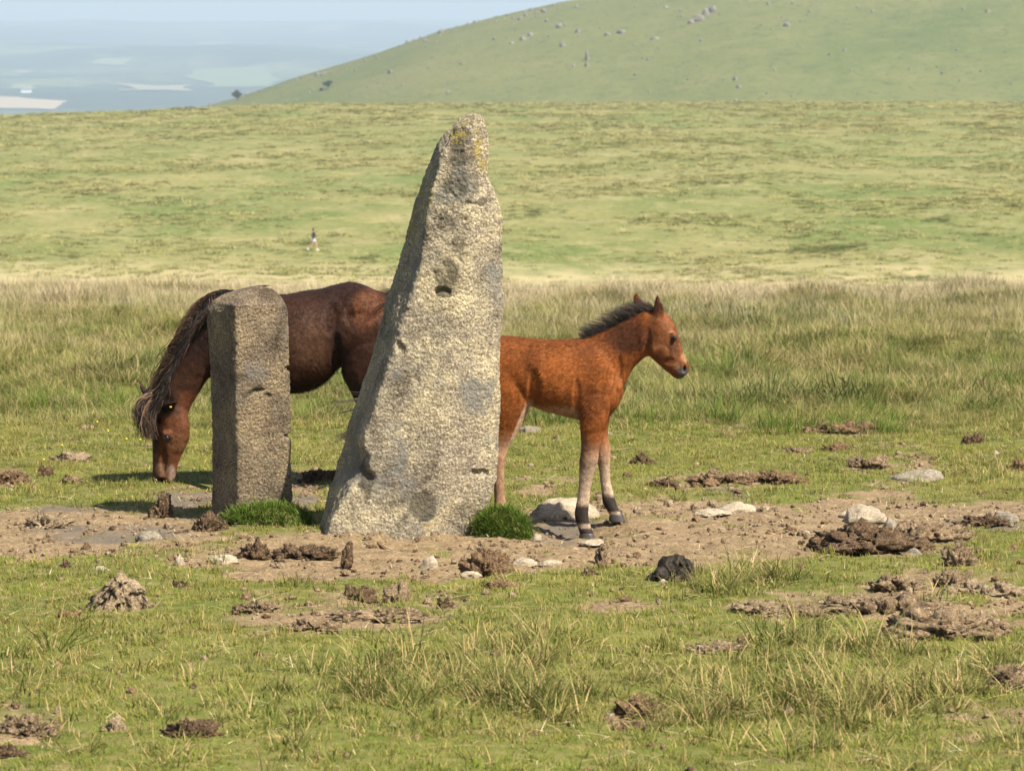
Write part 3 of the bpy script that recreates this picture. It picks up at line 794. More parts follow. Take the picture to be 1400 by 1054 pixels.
hindN = [(270, -50, 120, .05), (330, -70, 160, .065), (400, -66, 186, .068), (470, -48, 190, .06), (540, -24, 164, .05), (600, -12, 132, .04), (650, -8, 100, .035), (690, 4, 90, .033), (730, 24, 84, .027), (790, 38, 82, .021), (850, 42, 86, .022), (885, 42, 92, .025), (915, 50, 98, .023), (942, 60, 106, .025)]
pc.append(loft(leg_st(foal_pt, FN, hindN, .07), 24, 5))
hindF = [(r[0] - 10, r[1] - 112 * float(smooth(380, 700, r[0])), r[2] - 112 * float(smooth(380, 700, r[0])), r[3]) for r in hindN]
pc.append(loft(leg_st(foal_pt, FN, hindF, -.07), 24, 5))
# ears: cupped leaves
def ear(f, fwd, base, tip, wid, v0, v1, open_dir, depth):
    st_ = []
    for k, ww in ((0, .75), (.2, 1.0), (.45, 1.0), (.7, .72), (.9, .34), (1, .06)):
        p = f(base[0] + (tip[0] - base[0]) * k, base[1] + (tip[1] - base[1]) * k, v0 + (v1 - v0) * k)
        st_.append((p + fwd * wid * ww, p - fwd * wid * ww, open_dir * depth * (1 - .6 * k)))
    return loft(st_, 20, 4, concave=.7)
pc.append(ear(foal_pt, FF, (703, 126), (697, 26), .026, .034, .040, FN * .7 + FF * .7, .021))
pc.append(ear(foal_pt, FF, (642, 116), (612, 26), .027, -.030, -.044, FN * .9 + FF * .3, .024))
# brow, cheek and shoulder fullness
pc.append(ball(foal_pt(760, 192, .040), (.020, .018, .020)))
pc.append(ball(foal_pt(760, 192, -.040), (.020, .018, .020)))
pc.append(ball(foal_pt(698, 232, .030), (.050, .030, .055)))
pc.append(ball(foal_pt(455, 400, .060), (.085, .055, .11)))
pc.append(ball(foal_pt(60, 330, .062), (.11, .07, .12)))
foal_me = fuse('body', pc, .0062, 7)
V = mesh_co(foal_me); N = mesh_no(foal_me)
rel = V - np.array([P(FOAL_PX, 600, FOAL_D)[0], FOAL_D, 0])
vv = rel @ FN
def foal_inv(V):
    rel = V[:, :2] - np.array([P(FOAL_PX, 600, FOAL_D)[0], FOAL_D])
    v = rel @ FN[:2]; Xw = rel[:, 0] + 0 * v
    # undo the perspective-free tracing
    u = rel @ FF[:2]; c, s = math.cos(FOAL_YAW), math.sin(FOAL_YAW)
    zx = ((FOAL_PX + (u * c - s * v) * FOAL_S) - 660) * 2.927
    z0 = P(FOAL_PX, 600, FOAL_D)[2]; dz = P(FOAL_PX, 601, FOAL_D)[2] - z0
    zy = ((600 + (V[:, 2] - z0) / dz) - 390) * 2.927
    return zx, zy, v
zx, zy, v = foal_inv(V)
nearside = smooth(0, .03, v)
d = np.zeros(len(V))
d -= .012 * ell(zx, zy, 205, 400, 26, 70) * nearside                 # flank hollow
d += .004 * ell(zx, zy, 215, 290, 30, 70) * nearside
d += .006 * ell(zx, zy, 520, 430, 40, 60) * nearside                 # point of shoulder
d -= .007 * ell(zx, zy, 545, 330, 14, 55) * nearside                 # jugular groove
d -= .006 * ell(zx, zy, 375, 430, 16, 70) * nearside                 # behind the elbow
d -= .006 * ell(zx, zy, 770, 245, 12, 40) * smooth(.01, .03, v)      # face hollow
d -= .014 * ell(zx, zy, 803, 322, 7, 13) * smooth(.012, .022, np.abs(v))   # nostrils
d += .004 * ell(zx, zy, 794, 315, 5, 14) * smooth(.012, .022, np.abs(v))
d -= .004 * ell(zx, zy, 790, 350, 22, 3) * smooth(.006, .02, np.abs(v))    # mouth line
d += .004 * ell(zx, zy, 752, 178, 16, 6) * smooth(.02, .04, v)       # brow
d -= .004 * ell(zx, zy, 655, 215, 16, 55) * nearside
d -= .006 * ell(zx, zy, 742, 292, 26, 14) * smooth(.01, .03, v)
d += .005 * ell(zx, zy, 706, 258, 30, 26) * nearside
d += .0016 * fbm(V[:, 0] * 60, V[:, 1] * 60, V[:, 2] * 60, 3, seed=70)
V = V + N * d[:, None]; set_co(foal_me, V)
nz = fbm(V[:, 0] * 9, V[:, 1] * 9, V[:, 2] * 9, 3, seed=71)
C = np.tile(np.array([.190, .058, .013]), (len(V), 1))
C = mixc(C, (.120, .037, .011), .7 * smooth(300, 215, zy + 30 * nz) * (zx < 640))
C = mixc(C, (.235, .072, .017), .6 * ell(zx, zy, 300, 360, 110, 90))
C = mixc(C, (.048, .019, .010), .75 * ell(zx, zy + 12 * nz, 590, 200, 90, 70))
C = mixc(C, (.22, .075, .022), .6 * ell(zx, zy, 560, 400, 60, 70))
C = mixc(C, (.36, .23, .12), .9 * smooth(462, 505, zy + 22 * nz + 18 * smooth(.09, .03, np.abs(v))) * smooth(170, 200, zx) * smooth(400, 360, zx))
C = C * (1 + .35 * fbm(V[:, 0] * 14, V[:, 1] * 14, V[:, 2] * 22, 3, seed=72))[:, None]
C = mixc(C, (.105, .034, .011), .5 * ell(zx, zy + 15 * nz, 440, 470, 60, 60) + .45 * ell(zx, zy, 190, 300, 30, 60))  # shade of shoulder and flank crease put into the coat colour
leg = smooth(560, 760, zy + 40 * nz)
C = mixc(C, (.40, .30, .205), .9 * leg)
C = mixc(C, (.12, .058, .030), .7 * smooth(560, 640, zy) * smooth(760, 690, zy) * (zx > 300) * smooth(430, 395, zx))
C = mixc(C, (.42, .30, .19), .85 * smooth(440, 500, zy) * ell(zx, zy, 197 - (zy - 440) * .43, zy, 15, 400) * (zx < 240))   # pale front of the hind leg
C = mixc(C, (.23, .115, .058), .75 * smooth(620, 700, zy) * (zx < 200))
off = np.where(zx > 455, 32, 0)
blk = smooth(858, 885, zy + off + 18 * nz) * (1 - .75 * smooth(938, 944, zy + off) * smooth(962, 956, zy + off)) * (zx > 250)
C = mixc(C, (.016, .013, .012), .96 * blk)
C = mixc(C, (.03, .02, .016), .8 * smooth(870, 900, zy) * (zx < 200))
# head
hd = smooth(640, 690, zx) * (zy < 400)
C = mixc(C, (.095, .036, .014), .6 * hd)
C = mixc(C, (.060, .028, .015), .65 * hd * ell(zx, zy, 758, 235, 20, 50))
C = mixc(C, (.150, .050, .015), .6 * hd * ell(zx, zy, 775, 160, 25, 45))
C = mixc(C, (.155, .062, .023), .5 * hd * ell(zx, zy, 705, 240, 28, 40))
C = mixc(C, (.36, .21, .10), .55 * ell(zx, zy, 804, 278, 16, 18))
C = mixc(C, (.30, .17, .08), .5 * ell(zx, zy, 772, 310, 12, 16))
C = mixc(C, (.085, .074, .066), .95 * ell(zx, zy, 797, 338, 25, 26, .3))
C = mixc(C, (.008, .006, .006), .97 * ell(zx, zy, 804, 322, 8, 11, .4))
C = mixc(C, (.02, .012, .009), .8 * ell(zx, zy, 761, 197, 10, 7, .4) * hd)
C = mixc(C, (.30, .16, .08), .5 * ell(zx, zy, 745, 178, 14, 4, .4) * hd)
C = mixc(C, (.045, .020, .013), .8 * smooth(112, 80, zy) * smooth(600, 630, zx))
C = mixc(C, (.02, .013, .01), .85 * ell(zx, zy, 690, 92, 8, 30) * smooth(.03, .045, v))
set_col(foal_me, 'coat', C)
foal = empty('foal', (foal_pt(250, 985)[0], foal_pt(250, 985)[1], float(height(*foal_pt(250, 985)[:2]))))
tag(foal, 'chestnut foal with a short dark mane standing behind the tall stone', 'foal')
bpy.context.view_layer.update()
def under(o, root):
    o.matrix_parent_inverse = root.matrix_world.inverted(); return o
fb = under(link('body', foal_me, m_coat, foal), foal)
def foal_flow(p):
    zx, zy, v = foal_inv(p)
    f = np.zeros((len(p), 3)); f += -FF * .8 + np.array([0, 0, -.55])
    lg = smooth(500, 600, zy)[:, None]; f = f * (1 - lg) + np.array([0, 0, -1.]) * lg
    hd = (smooth(660, 720, zx) * (zy < 400))[:, None]; f = f * (1 - hd) + (-FF * .7 + np.array([0, 0, .3])) * hd
    return f
under(fur('coat', foal_me, 62000, lambda p: np.where(foal_inv(p)[1] > 560, .009, np.where(foal_inv(p)[0] > 650, .008, .019)), .0024, foal_flow, m_fur, foal,
          .22, lambda p: (ell(*foal_inv(p)[:2], 760, 196, 14, 11) > .3) | (ell(*foal_inv(p)[:2], 797, 338, 30, 30) > .3)), foal)
for (hx0, hx1, hy0, hy1, vv_, hw) in ((384, 453, 978, 1010, .075, .031), (508, 574, 918, 950, -.075, .031), (58, 118, 936, 968, .07, .031), (58 - 112, 118 - 112, 926, 958, -.07, .031)):
    under(link('hoof', hoof_mesh(foal_pt, FN, hx0, hx1, hy0, hy1, 1, vv_, hw), m_hoof, foal), foal)
for sgn in (1, -1):
    Vb, q, c_ = ball(foal_pt(762, 198, sgn * .0495), .0118, 20)
    under(link('eye', mesh_np('eye', Vb, [q, c_]), m_eye, foal), foal)
# upright brush of mane
n = 2700; tt = RNG.uniform(0, 1, n)
crest = catmull([(415, 214), (455, 193), (520, 162), (590, 124), (640, 98), (688, 92), (712, 100)], 20)
ci = tt * (len(crest) - 1); cx = np.interp(ci, np.arange(len(crest)), crest[:, 0]); cy = np.interp(ci, np.arange(len(crest)), crest[:, 1])
Lh = np.interp(tt, [0, .1, .4, .75, 1], [.024, .052, .068, .058, .030]) * RNG.uniform(.35, 1.45, n)
clump = np.sin(tt * 53 + 3 * np.sin(tt * 17)) * .55 + fbm(tt * 14, tt * 0, oct=2, seed=74)
roots = np.array([foal_pt(a, b + 6, v_) for a, b, v_ in zip(cx, cy, RNG.normal(0, .010, n))])
dirs = np.stack([-.60 + .40 * clump + RNG.normal(0, .26, n), RNG.normal(0, .30, n), np.ones(n)], -1); dirs /= np.linalg.norm(dirs, axis=1, keepdims=True)
ks = np.linspace(0, 1, 5)
pts = roots[:, None] + dirs[:, None] * (Lh[:, None] * ks)[..., None] + (np.array([-.45, 0, -.25]) * Lh[:, None])[:, None] * (ks ** 2.2)[None, :, None]
cols = np.array([.030, .025, .022]) * np.exp(RNG.normal(0, .35, (n, 1))); cols[RNG.random(n) < .12] = (.10, .055, .03)
under(hair('mane', roots, pts, .0015, cols, m_hair, foal), foal)
# short tail
n = 700; roots = np.array([foal_pt(-66 + a, 275 + b, c_) for a, b, c_ in zip(RNG.normal(0, 6, n), RNG.normal(0, 10, n), RNG.normal(0, .014, n))])
Lh = RNG.uniform(.14, .30, n); sp = RNG.normal(0, .05, (n, 2))
ks = np.linspace(0, 1, 6)
pts = roots[:, None] + np.stack([-.10 * np.sin(ks * 2.2)[None] + sp[:, :1] * ks, sp[:, 1:] * ks, -(Lh[:, None] * ks ** 1.3)], -1)
under(hair('tail', roots, pts, .004, np.array([.05, .024, .014]) * np.exp(RNG.normal(0, .35, (n, 1))), m_hair, foal), foal)

# ================================================================== the grazing pony
PN = np.array([0, -1., 0]); PF = np.array([-1., 0, 0])
S = L3(pony_pt, PN); pc = []
trunk = [((1172, 190), (1160, 270), .07), ((1145, 128), (1135, 330), .16), ((1085, 101), (1075, 375), .205), ((1010, 82), (1000, 398), .215), ((910, 48), (905, 394), .215), ((850, 57), (850, 405), .21),
         ((780, 74), (785, 462), .225), ((700, 87), (720, 494), .24), ((620, 98), (645, 504), .24), ((540, 100), (560, 500), .225), ((460, 94), (480, 486), .19), ((400, 100), (412, 470), .155), ((352, 160), (356, 430), .11), ((325, 240), (328, 370), .06)]
pc.append(loft([S(*r) for r in trunk], 40, 5, egg=.07))
neck = [((470, 96), (420, 470), .13), ((375, 92), (350, 440), .105), ((296, 140), (316, 444), .085), ((240, 232), (281, 498), .070), ((194, 312), (254, 540), .062), ((158, 384), (240, 566), .060), ((122, 455), (232, 590), .062), ((108, 490), (226, 600), .05)]
pc.append(loft([S(*r) for r in neck], 32, 5))
HY = math.radians(24); HN = np.array([math.sin(HY), -math.cos(HY), 0])
Sh = L3(pony_pt, HN)
head = [((125, 480), (222, 570), .05), ((104, 530), (232, 612), .076), ((94, 600), (237, 652), .086), ((88, 672), (234, 694), .082), ((87, 735), (214, 738), .064), ((88, 790), (194, 784), .052), ((87, 830), (183, 828), .049), ((88, 858), (175, 856), .046), ((98, 876), (165, 876), .034), ((114, 886), (150, 886), .012)]
pc.append(loft([Sh(*r) for r in head], 32, 5))
fore = [(380, 360, 500, .06), (430, 368, 492, .085), (520, 384, 466, .062), (620, 394, 451, .047), (680, 391, 451, .047), (720, 399, 441, .038), (790, 401, 438, .032), (830, 397, 441, .037), (855, 392, 434, .032), (875, 386, 432, .036)]
pc.append(loft(leg_st(pony_pt, PN, fore, .12), 22, 5))
pc.append(loft(leg_st(pony_pt, PN, [(r[0] - 5, r[1] - 35 * float(smooth(450, 650, r[0])), r[2] - 35 * float(smooth(450, 650, r[0])), r[3]) for r in fore], -.12), 22, 5))
hind = [(240, 900, 1130, .07), (300, 878, 1160, .11), (400, 866, 1145, .11), (460, 892, 1122, .095), (530, 925, 1104, .075), (600, 962, 1096, .056), (660, 986, 1096, .05), (700, 1010, 1084, .046), (760, 1026, 1072, .035), (820, 1022, 1072, .039), (850, 1014, 1062, .034), (875, 1006, 1056, .037)]
pc.append(loft(leg_st(pony_pt, PN, hind, .115), 24, 5))
pc.append(loft(leg_st(pony_pt, PN, [(r[0] - 5, r[1] + 28 * float(smooth(400, 650, r[0])), r[2] + 28 * float(smooth(400, 650, r[0])), r[3]) for r in hind], -.115), 24, 5))
HFw = np.array([-math.cos(HY), -math.sin(HY), 0])
pc.append(ear(pony_pt, HFw * .8 + np.array([0, 0, .3]), (84, 560), (24, 452), .034, -.035, -.05, HFw * -.4 + HN, .022))
pc.append(ear(pony_pt, np.array([-.6, -.5, .5]), (138, 562), (200, 528), .030, .068, .115, np.array([-.3, -.9, -.3]), .022))
pc.append(ball(pony_pt(148, 676, .060), (.030, .026, .030)))
pc.append(ball(pony_pt(98, 676, -.030), (.026, .026, .030)))
pc.append(ball(pony_pt(192, 650, .040), (.056, .036, .075)))
pc.append(ball(pony_pt(960, 240, .11), (.17, .10, .22)))
pony_me = fuse('body', pc, .0085, 7)
def pony_inv(V):
    zx = ((700 + V[:, 0] / 1.0 * PONY_S * 1.0) - 180) * 3.0105
    z0 = P(400, 600, PONY_D)[2]; dz = P(400, 601, PONY_D)[2] - z0
    return zx, ((600 + (V[:, 2] - z0) / dz) - 370) * 3.0105, PONY_D - V[:, 1]
_k = (P(1000, 500, PONY_D)[0] - P(400, 500, PONY_D)[0]) / 600.; PONY_S = 1 / _k
V = mesh_co(pony_me); N = mesh_no(pony_me); zx, zy, v = pony_inv(V)
ns = smooth(0, .05, v)
d = -.022 * ell(zx, zy, 850, 330, 22, 80) * ns - .012 * ell(zx, zy, 830, 190, 30, 60) * ns
d += .012 * ell(zx, zy, 930, 120, 40, 40) * ns                       # hip bone
d -= .010 * ell(zx, zy, 905, 170, 18, 40) * ns
d += .006 * np.sin(zx / 17.0 + zy / 60) * ell(zx, zy, 720, 360, 90, 110) * ns * .5
d -= .010 * ell(zx, zy, 128, 775, 14, 60) * smooth(.02, .045, v)     # face hollow
d -= .014 * ell(zx, zy, 121, 861, 9, 9) * smooth(.01, .03, v)        # nostril
d += .006 * ell(zx, zy, 121, 846, 14, 6) * smooth(.01, .03, v)
d += .007 * ell(zx, zy, 150, 660, 22, 8) * smooth(.03, .06, v)       # brow
d -= .005 * ell(zx, zy, 165, 862, 3, 26) * smooth(.0, .02, v)        # mouth
d += .0030 * fbm(V[:, 0] * 34, V[:, 1] * 34, V[:, 2] * 34, 3, seed=90) + .005 * fbm(V[:, 0] * 11, V[:, 1] * 11, V[:, 2] * 11, 2, seed=91) * smooth(560, 640, zx)
V = V + N * d[:, None]; set_co(pony_me, V)
nz = fbm(V[:, 0] * 8, V[:, 1] * 8, V[:, 2] * 8, 3, seed=92)
C = np.tile(np.array([.038, .0155, .0080]), (len(V), 1))
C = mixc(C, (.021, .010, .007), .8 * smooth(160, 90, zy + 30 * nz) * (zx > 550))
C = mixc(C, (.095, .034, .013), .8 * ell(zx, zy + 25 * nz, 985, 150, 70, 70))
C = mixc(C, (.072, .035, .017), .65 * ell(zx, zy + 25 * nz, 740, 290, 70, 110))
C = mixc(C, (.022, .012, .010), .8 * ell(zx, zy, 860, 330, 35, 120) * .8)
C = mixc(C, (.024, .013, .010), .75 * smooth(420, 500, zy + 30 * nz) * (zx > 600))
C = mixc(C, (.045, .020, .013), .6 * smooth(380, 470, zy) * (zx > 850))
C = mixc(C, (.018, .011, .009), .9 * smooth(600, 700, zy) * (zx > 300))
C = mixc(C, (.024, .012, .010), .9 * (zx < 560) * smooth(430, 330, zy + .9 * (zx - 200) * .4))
C = mixc(C, (.095, .032, .014), .8 * ell(zx, zy, 240, 540, 45, 50))
hd = smooth(560, 610, zy) * (zx < 300)
C = mixc(C, (.120, .043, .018), .9 * hd)
C = mixc(C, (.022, .011, .008), .9 * hd * smooth(150, 105, zx + .28 * np.abs(zy - 640)) * smooth(770, 720, zy))
C = mixc(C, (.175, .078, .036), .7 * ell(zx, zy, 185, 700, 40, 40))
C = mixc(C, (.23, .125, .072), .7 * ell(zx, zy, 120, 812, 30, 26))
C = mixc(C, (.27, .19, .145), .75 * ell(zx, zy, 163, 835, 14, 42))
C = mixc(C, (.013, .010, .010), .96 * smooth(838, 852, zy + 8 * nz) * smooth(148, 138, zx) * (zx < 300))
C = mixc(C, (.004, .003, .003), .98 * ell(zx, zy, 121, 861, 9, 9, .4) * (v > 0))
C = mixc(C, (.012, .008, .007), .9 * ell(zx, zy, 154, 682, 17, 12, .4) * (v > 0))
C = mixc(C, (.012, .008, .007), .9 * smooth(590, 560, zy) * smooth(185, 165, zx) * smooth(470, 500, zy))
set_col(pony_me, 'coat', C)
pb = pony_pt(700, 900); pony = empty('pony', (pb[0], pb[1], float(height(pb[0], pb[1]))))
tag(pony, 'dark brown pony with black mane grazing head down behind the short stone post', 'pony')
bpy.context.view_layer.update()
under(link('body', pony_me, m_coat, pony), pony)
def pony_flow(p):
    zx, zy, v = pony_inv(p)
    f = np.tile(-PF * .8 + np.array([0, 0, -.6]), (len(p), 1))
    lg = smooth(520, 600, zy)[:, None] * (zx > 300)[:, None]; f = f * (1 - lg) + np.array([0, 0, -1.]) * lg
    hd = (smooth(560, 600, zy) * (zx < 300))[:, None]; return f * (1 - hd) + np.array([.3, 0, .8]) * hd
def pony_len(p):
    zx, zy, v = pony_inv(p)
    return np.where(zx < 300, .010, .016 + .030 * ell(zx, zy, 730, 440, 110, 90))
under(fur('coat', pony_me, 62000, pony_len, .0030, pony_flow, m_fur, pony, .28,
          lambda p: (ell(*pony_inv(p)[:2], 155, 682, 20, 14) > .3) | (pony_inv(p)[1] > 840)), pony)
for (hx, hy, v_) in ((410, 902, .12), (375, 897, -.12), (1033, 902, .115), (1061, 897, -.115)):
    under(link('hoof', hoof_mesh(pony_pt, PN, hx - 32, hx + 28, hy - 34, hy, -1, v_, .046), m_hoof, pony), pony)
for (ex, ey, v_) in ((152, 681, .082), (86, 682, -.030)):
    Vb, q, c_ = ball(pony_pt(ex, ey, v_), .019, 20)
    under(link('eye', mesh_np('eye', Vb, [q, c_]), m_eye, pony), pony)
# mane falling over the near side of the neck
crest = catmull([(480, 92), (430, 78), (375, 80), (330, 98), (292, 135), (240, 222), (194, 302), (158, 374), (126, 444), (104, 505)], 20)
def mane_strands(n, t0, t1, L0, L1, near, cols, spread):
    tt = RNG.uniform(t0, t1, n); ci = tt * (len(crest) - 1)
    cx = np.interp(ci, np.arange(len(crest)), crest[:, 0]); cy = np.interp(ci, np.arange(len(crest)), crest[:, 1])
    v0 = RNG.normal(.008, .014, n)
    roots = np.array([pony_pt(a, b + 5, q) for a, b, q in zip(cx, cy, v0)])
    L = RNG.uniform(L0, L1, n); ks = np.linspace(0, 1, 7)
    cl = fbm(tt * 26, tt * 0, oct=2, seed=95)
    out_ = near * (.075 + .02 * RNG.normal(0, 1, n))
    # rise over the crest, then hang down the near side following the slant of the neck
    tx = np.interp(tt, [0, .3, .45, 1], [-.25, -.35, -.42, -.30]) + .10 * cl + RNG.normal(0, spread, n)
    px_ = tx[:, None] * L[:, None] * ks + .03 * np.sin(ks * 3)[None] * (1 if near > 0 else -1)
    py_ = -out_[:, None] * np.sin(np.clip(ks * 2.1, 0, math.pi / 2))[None]
    pz_ = .012 * np.sin(ks * 6)[None] * (ks < .5) - L[:, None] * (ks ** 1.35)[None]
    return roots, roots[:, None] + np.stack([px_, py_, pz_], -1)
n = 5200; r_, p_ = mane_strands(n, .14, .97, .07, .155, 1, None, .12)
cols = np.array([.015, .011, .009]) * np.exp(RNG.normal(0, .35, (n, 1))); sel = RNG.random(n) < .16; cols[sel] = np.array([.085, .045, .024]) * np.exp(RNG.normal(0, .3, (sel.sum(), 1)))
n2 = 1500; r2, p2 = mane_strands(n2, .16, 1, .05, .12, -.35, None, .3)
c2 = np.array([.075, .045, .027]) * np.exp(RNG.normal(0, .35, (n2, 1)))
under(hair('mane', None, np.concatenate([p_, p2]), .0042, np.concatenate([cols, c2]), m_hair, pony), pony)
# forelock over the brow
n = 1500; a = RNG.uniform(0, 1, n)
roots = np.array([pony_pt(100 + 24 * q + e, 508 + 22 * q + g, h_) for q, e, g, h_ in zip(a, RNG.normal(0, 7, n), RNG.normal(0, 8, n), RNG.normal(.015, .030, n))])
L = RNG.uniform(.09, .215, n); ks = np.linspace(0, 1, 7)
ex = -.055 - .045 * RNG.random(n) + .02 * a
px_ = ex[:, None] * np.sin(ks * 2.3)[None] + RNG.normal(0, .012, (n, 1)) * ks; py_ = -.075 * np.sin(ks * 1.6)[None] * RNG.uniform(.3, 1.2, (n, 1)); pz_ = .018 * np.sin(ks * 5)[None] * (ks < .6) - L[:, None] * (ks ** 1.15)[None]
cols = np.array([.022, .015, .013]) * np.exp(RNG.normal(0, .35, (n, 1))); sel = RNG.random(n) < .38; cols[sel] = np.array([.125, .072, .040]) * np.exp(RNG.normal(0, .3, (sel.sum(), 1)))
under(hair('forelock', None, roots[:, None] + np.stack([px_, py_, pz_], -1), .0042, cols, m_hair, pony), pony)
# tail, hanging behind the tall stone with wisps blown forward past its edge
n = 1500
roots = np.array([pony_pt(1155 + a_, 140 + b_, c_) for a_, b_, c_ in zip(RNG.normal(0, 8, n), RNG.normal(0, 14, n), RNG.normal(0, .02, n))])
ends = np.array([pony_pt(1150 + a_, 640 + b_, c_) for a_, b_, c_ in zip(RNG.normal(-20, 45, n), RNG.normal(0, 80, n), RNG.normal(.02, .06, n))])
wsp = [(830, 520), (840, 560), (838, 664), (845, 668), (850, 672), (862, 655), (870, 560), (900, 480), (890, 640), (875, 650), (1045, 78), (1030, 72), (1038, 84), (1024, 76)]
k = 170; pick = RNG.integers(0, len(wsp), k)
for j in range(k):
    a_, b_ = wsp[pick[j]]; ends[j] = pony_pt(a_ + RNG.normal(6, 9), b_ + RNG.normal(0, 7), RNG.normal(.26, .04))
ks = np.linspace(0, 1, 9)
bow = np.stack([np.full(n, .12), np.zeros(n), np.zeros(n)], -1) * RNG.uniform(.6, 1.3, (n, 1))
bow[:k] *= .5; bow[:k, 2] = -.16
pts = roots[:, None] * (1 - ks)[None, :, None] + ends[:, None] * ks[None, :, None] + bow[:, None] * np.sin(ks * math.pi)[None, :, None]
up = pick >= 10
for j in np.where(up)[0]:
    pts[j] = roots[j] * (1 - ks)[:, None] + ends[j] * ks[:, None] + np.array([0, 0, .03]) * np.sin(ks * math.pi)[:, None]
cols = np.array([.025, .015, .012]) * np.exp(RNG.normal(0, .35, (n, 1)))
under(hair('tail', None, pts, np.where(np.arange(n) < k, .0036, .006), cols, m_hair, pony), pony)
# yellow ear tag
tg = pony_pt(172, 548, .135)
under(link('ear_tag', mesh_np('ear_tag', ball(tg, (.007, .003, .005), 12)[0], [ball(tg, .01, 12)[1], ball(tg, .01, 12)[2]]), mat_plain('yellow_plastic', (.55, .36, .03), .5, .4, .1), pony), pony)

# ================================================================== the walker on the moor
pw = np.array([0, 0, CZ]) + ray(429, 348.5) * (232 / ray(429, 348.5)[1])
wz = float(height(pw[0], 232.0)); FIX.append((0, 0, 0, 1)); FIX.pop()
walker = empty('person', (pw[0], 232.0, wz)); tag(walker, 'person in a dark top and pale shorts walking across the open moor', 'person')
def W(x, z, y=0.0): return np.array([x, y, z])
def tube(pts, n=14, sub=4):
    st_ = []
    pts = [(np.array(p, float), r) for p, r in pts]
    for i, (p, r) in enumerate(pts):
        a = pts[max(i - 1, 0)][0]; b_ = pts[min(i + 1, len(pts) - 1)][0]
        dv = (b_ - a) / (np.linalg.norm(b_ - a) + 1e-9)
        l = np.array([0, 1., 0]); u = np.cross(dv, l); u /= np.linalg.norm(u) + 1e-9
        ry = r if np.isscalar(r) else r[1]; rx = r if np.isscalar(r) else r[0]
        st_.append((p + u * rx, p - u * rx, l * ry))
    return loft(st_, n, sub)
torso = tube([((0, 0, .86), (.11, .15)), ((0, 0, .98), (.12, .16)), ((.01, 0, 1.15), (.10, .14)), ((.01, 0, 1.32), (.12, .18)), ((.01, 0, 1.42), (.09, .17)), ((.015, 0, 1.48), (.05, .06)), ((.03, 0, 1.56), (.05, .05))])
headp = ball((.045, 0, 1.635), (.095, .078, .115)); nose = ball((.14, 0, 1.63), (.02, .015, .02), 10)
lf = tube([((0, .09, .93), .085), ((.10, .09, .70), .075), ((.16, .09, .50), .055), ((.19, .09, .30), .055), ((.22, .09, .09), .036), ((.26, .09, .04), .04)])
lb = tube([((0, -.09, .93), .085), ((-.06, -.09, .70), .075), ((-.13, -.09, .49), .055), ((-.30, -.09, .32), .052), ((-.45, -.09, .17), .036), ((-.44, -.09, .10), .04)])
armn = tube([((.01, -.20, 1.40), .05), ((-.08, -.23, 1.17), .043), ((.06, -.23, .98), .034), ((.10, -.22, .93), .038)])
armf = tube([((.01, .20, 1.40), .05), ((.06, .23, 1.17), .043), ((.22, .22, 1.05), .034), ((.26, .21, 1.03), .038)])
bme = fuse('body', [torso, headp, nose, lf, lb, armn, armf], .014, 3)
m_skin = mat_plain('skin', (.46, .27, .18), .6, .3, .1)
link('body', bme, m_skin, walker)
def cloth(name, pieces, col): link(name, fuse(name, pieces, .016, 2), mat_plain(name + '_cloth', col, .85, .15, .15), walker)
cloth('top', [tube([((0, 0, .94), (.135, .175)), ((.01, 0, 1.15), (.122, .165)), ((.01, 0, 1.32), (.14, .20)), ((.01, 0, 1.43), (.105, .185)), ((.015, 0, 1.47), (.065, .08))]),
              tube([((.01, -.20, 1.41), .065), ((-.08, -.235, 1.17), .057), ((.04, -.235, 1.0), .048)]), tube([((.01, .20, 1.41), .065), ((.06, .235, 1.17), .057), ((.20, .225, 1.06), .048)])], (.035, .04, .055))
cloth('shorts', [tube([((0, 0, .84), (.13, .17)), ((0, 0, .98), (.135, .175))]), tube([((0, .09, .95), .10), ((.085, .09, .72), .10)]), tube([((0, -.09, .95), .10), ((-.05, -.09, .72), .10)])], (.62, .62, .72))
link('hair', fuse('hair', [ball((.02, 0, 1.67), (.10, .088, .10)), ball((-.05, 0, 1.60), (.05, .06, .09))], .014, 2), mat_plain('brown_hair', (.07, .04, .025), .6, .3, .2), walker)
for sx, sy, sz, tilt in ((.26, .09, .045, 0), (-.43, -.09, .10, .9)):
    Vs, q, c_ = ball((0, 0, 0), (.14, .05, .05), 14)
    Vs = np.stack([Vs[:, 0] * math.cos(tilt) + Vs[:, 2] * math.sin(tilt) * -1 * -1, Vs[:, 1], Vs[:, 2] * math.cos(tilt) - Vs[:, 0] * math.sin(tilt)], -1) + np.array([sx, sy, sz])
    link('shoe', mesh_np('shoe', Vs, [q, c_]), mat_plain('white_shoe', (.8, .78, .72), .6, .3, .05), walker)

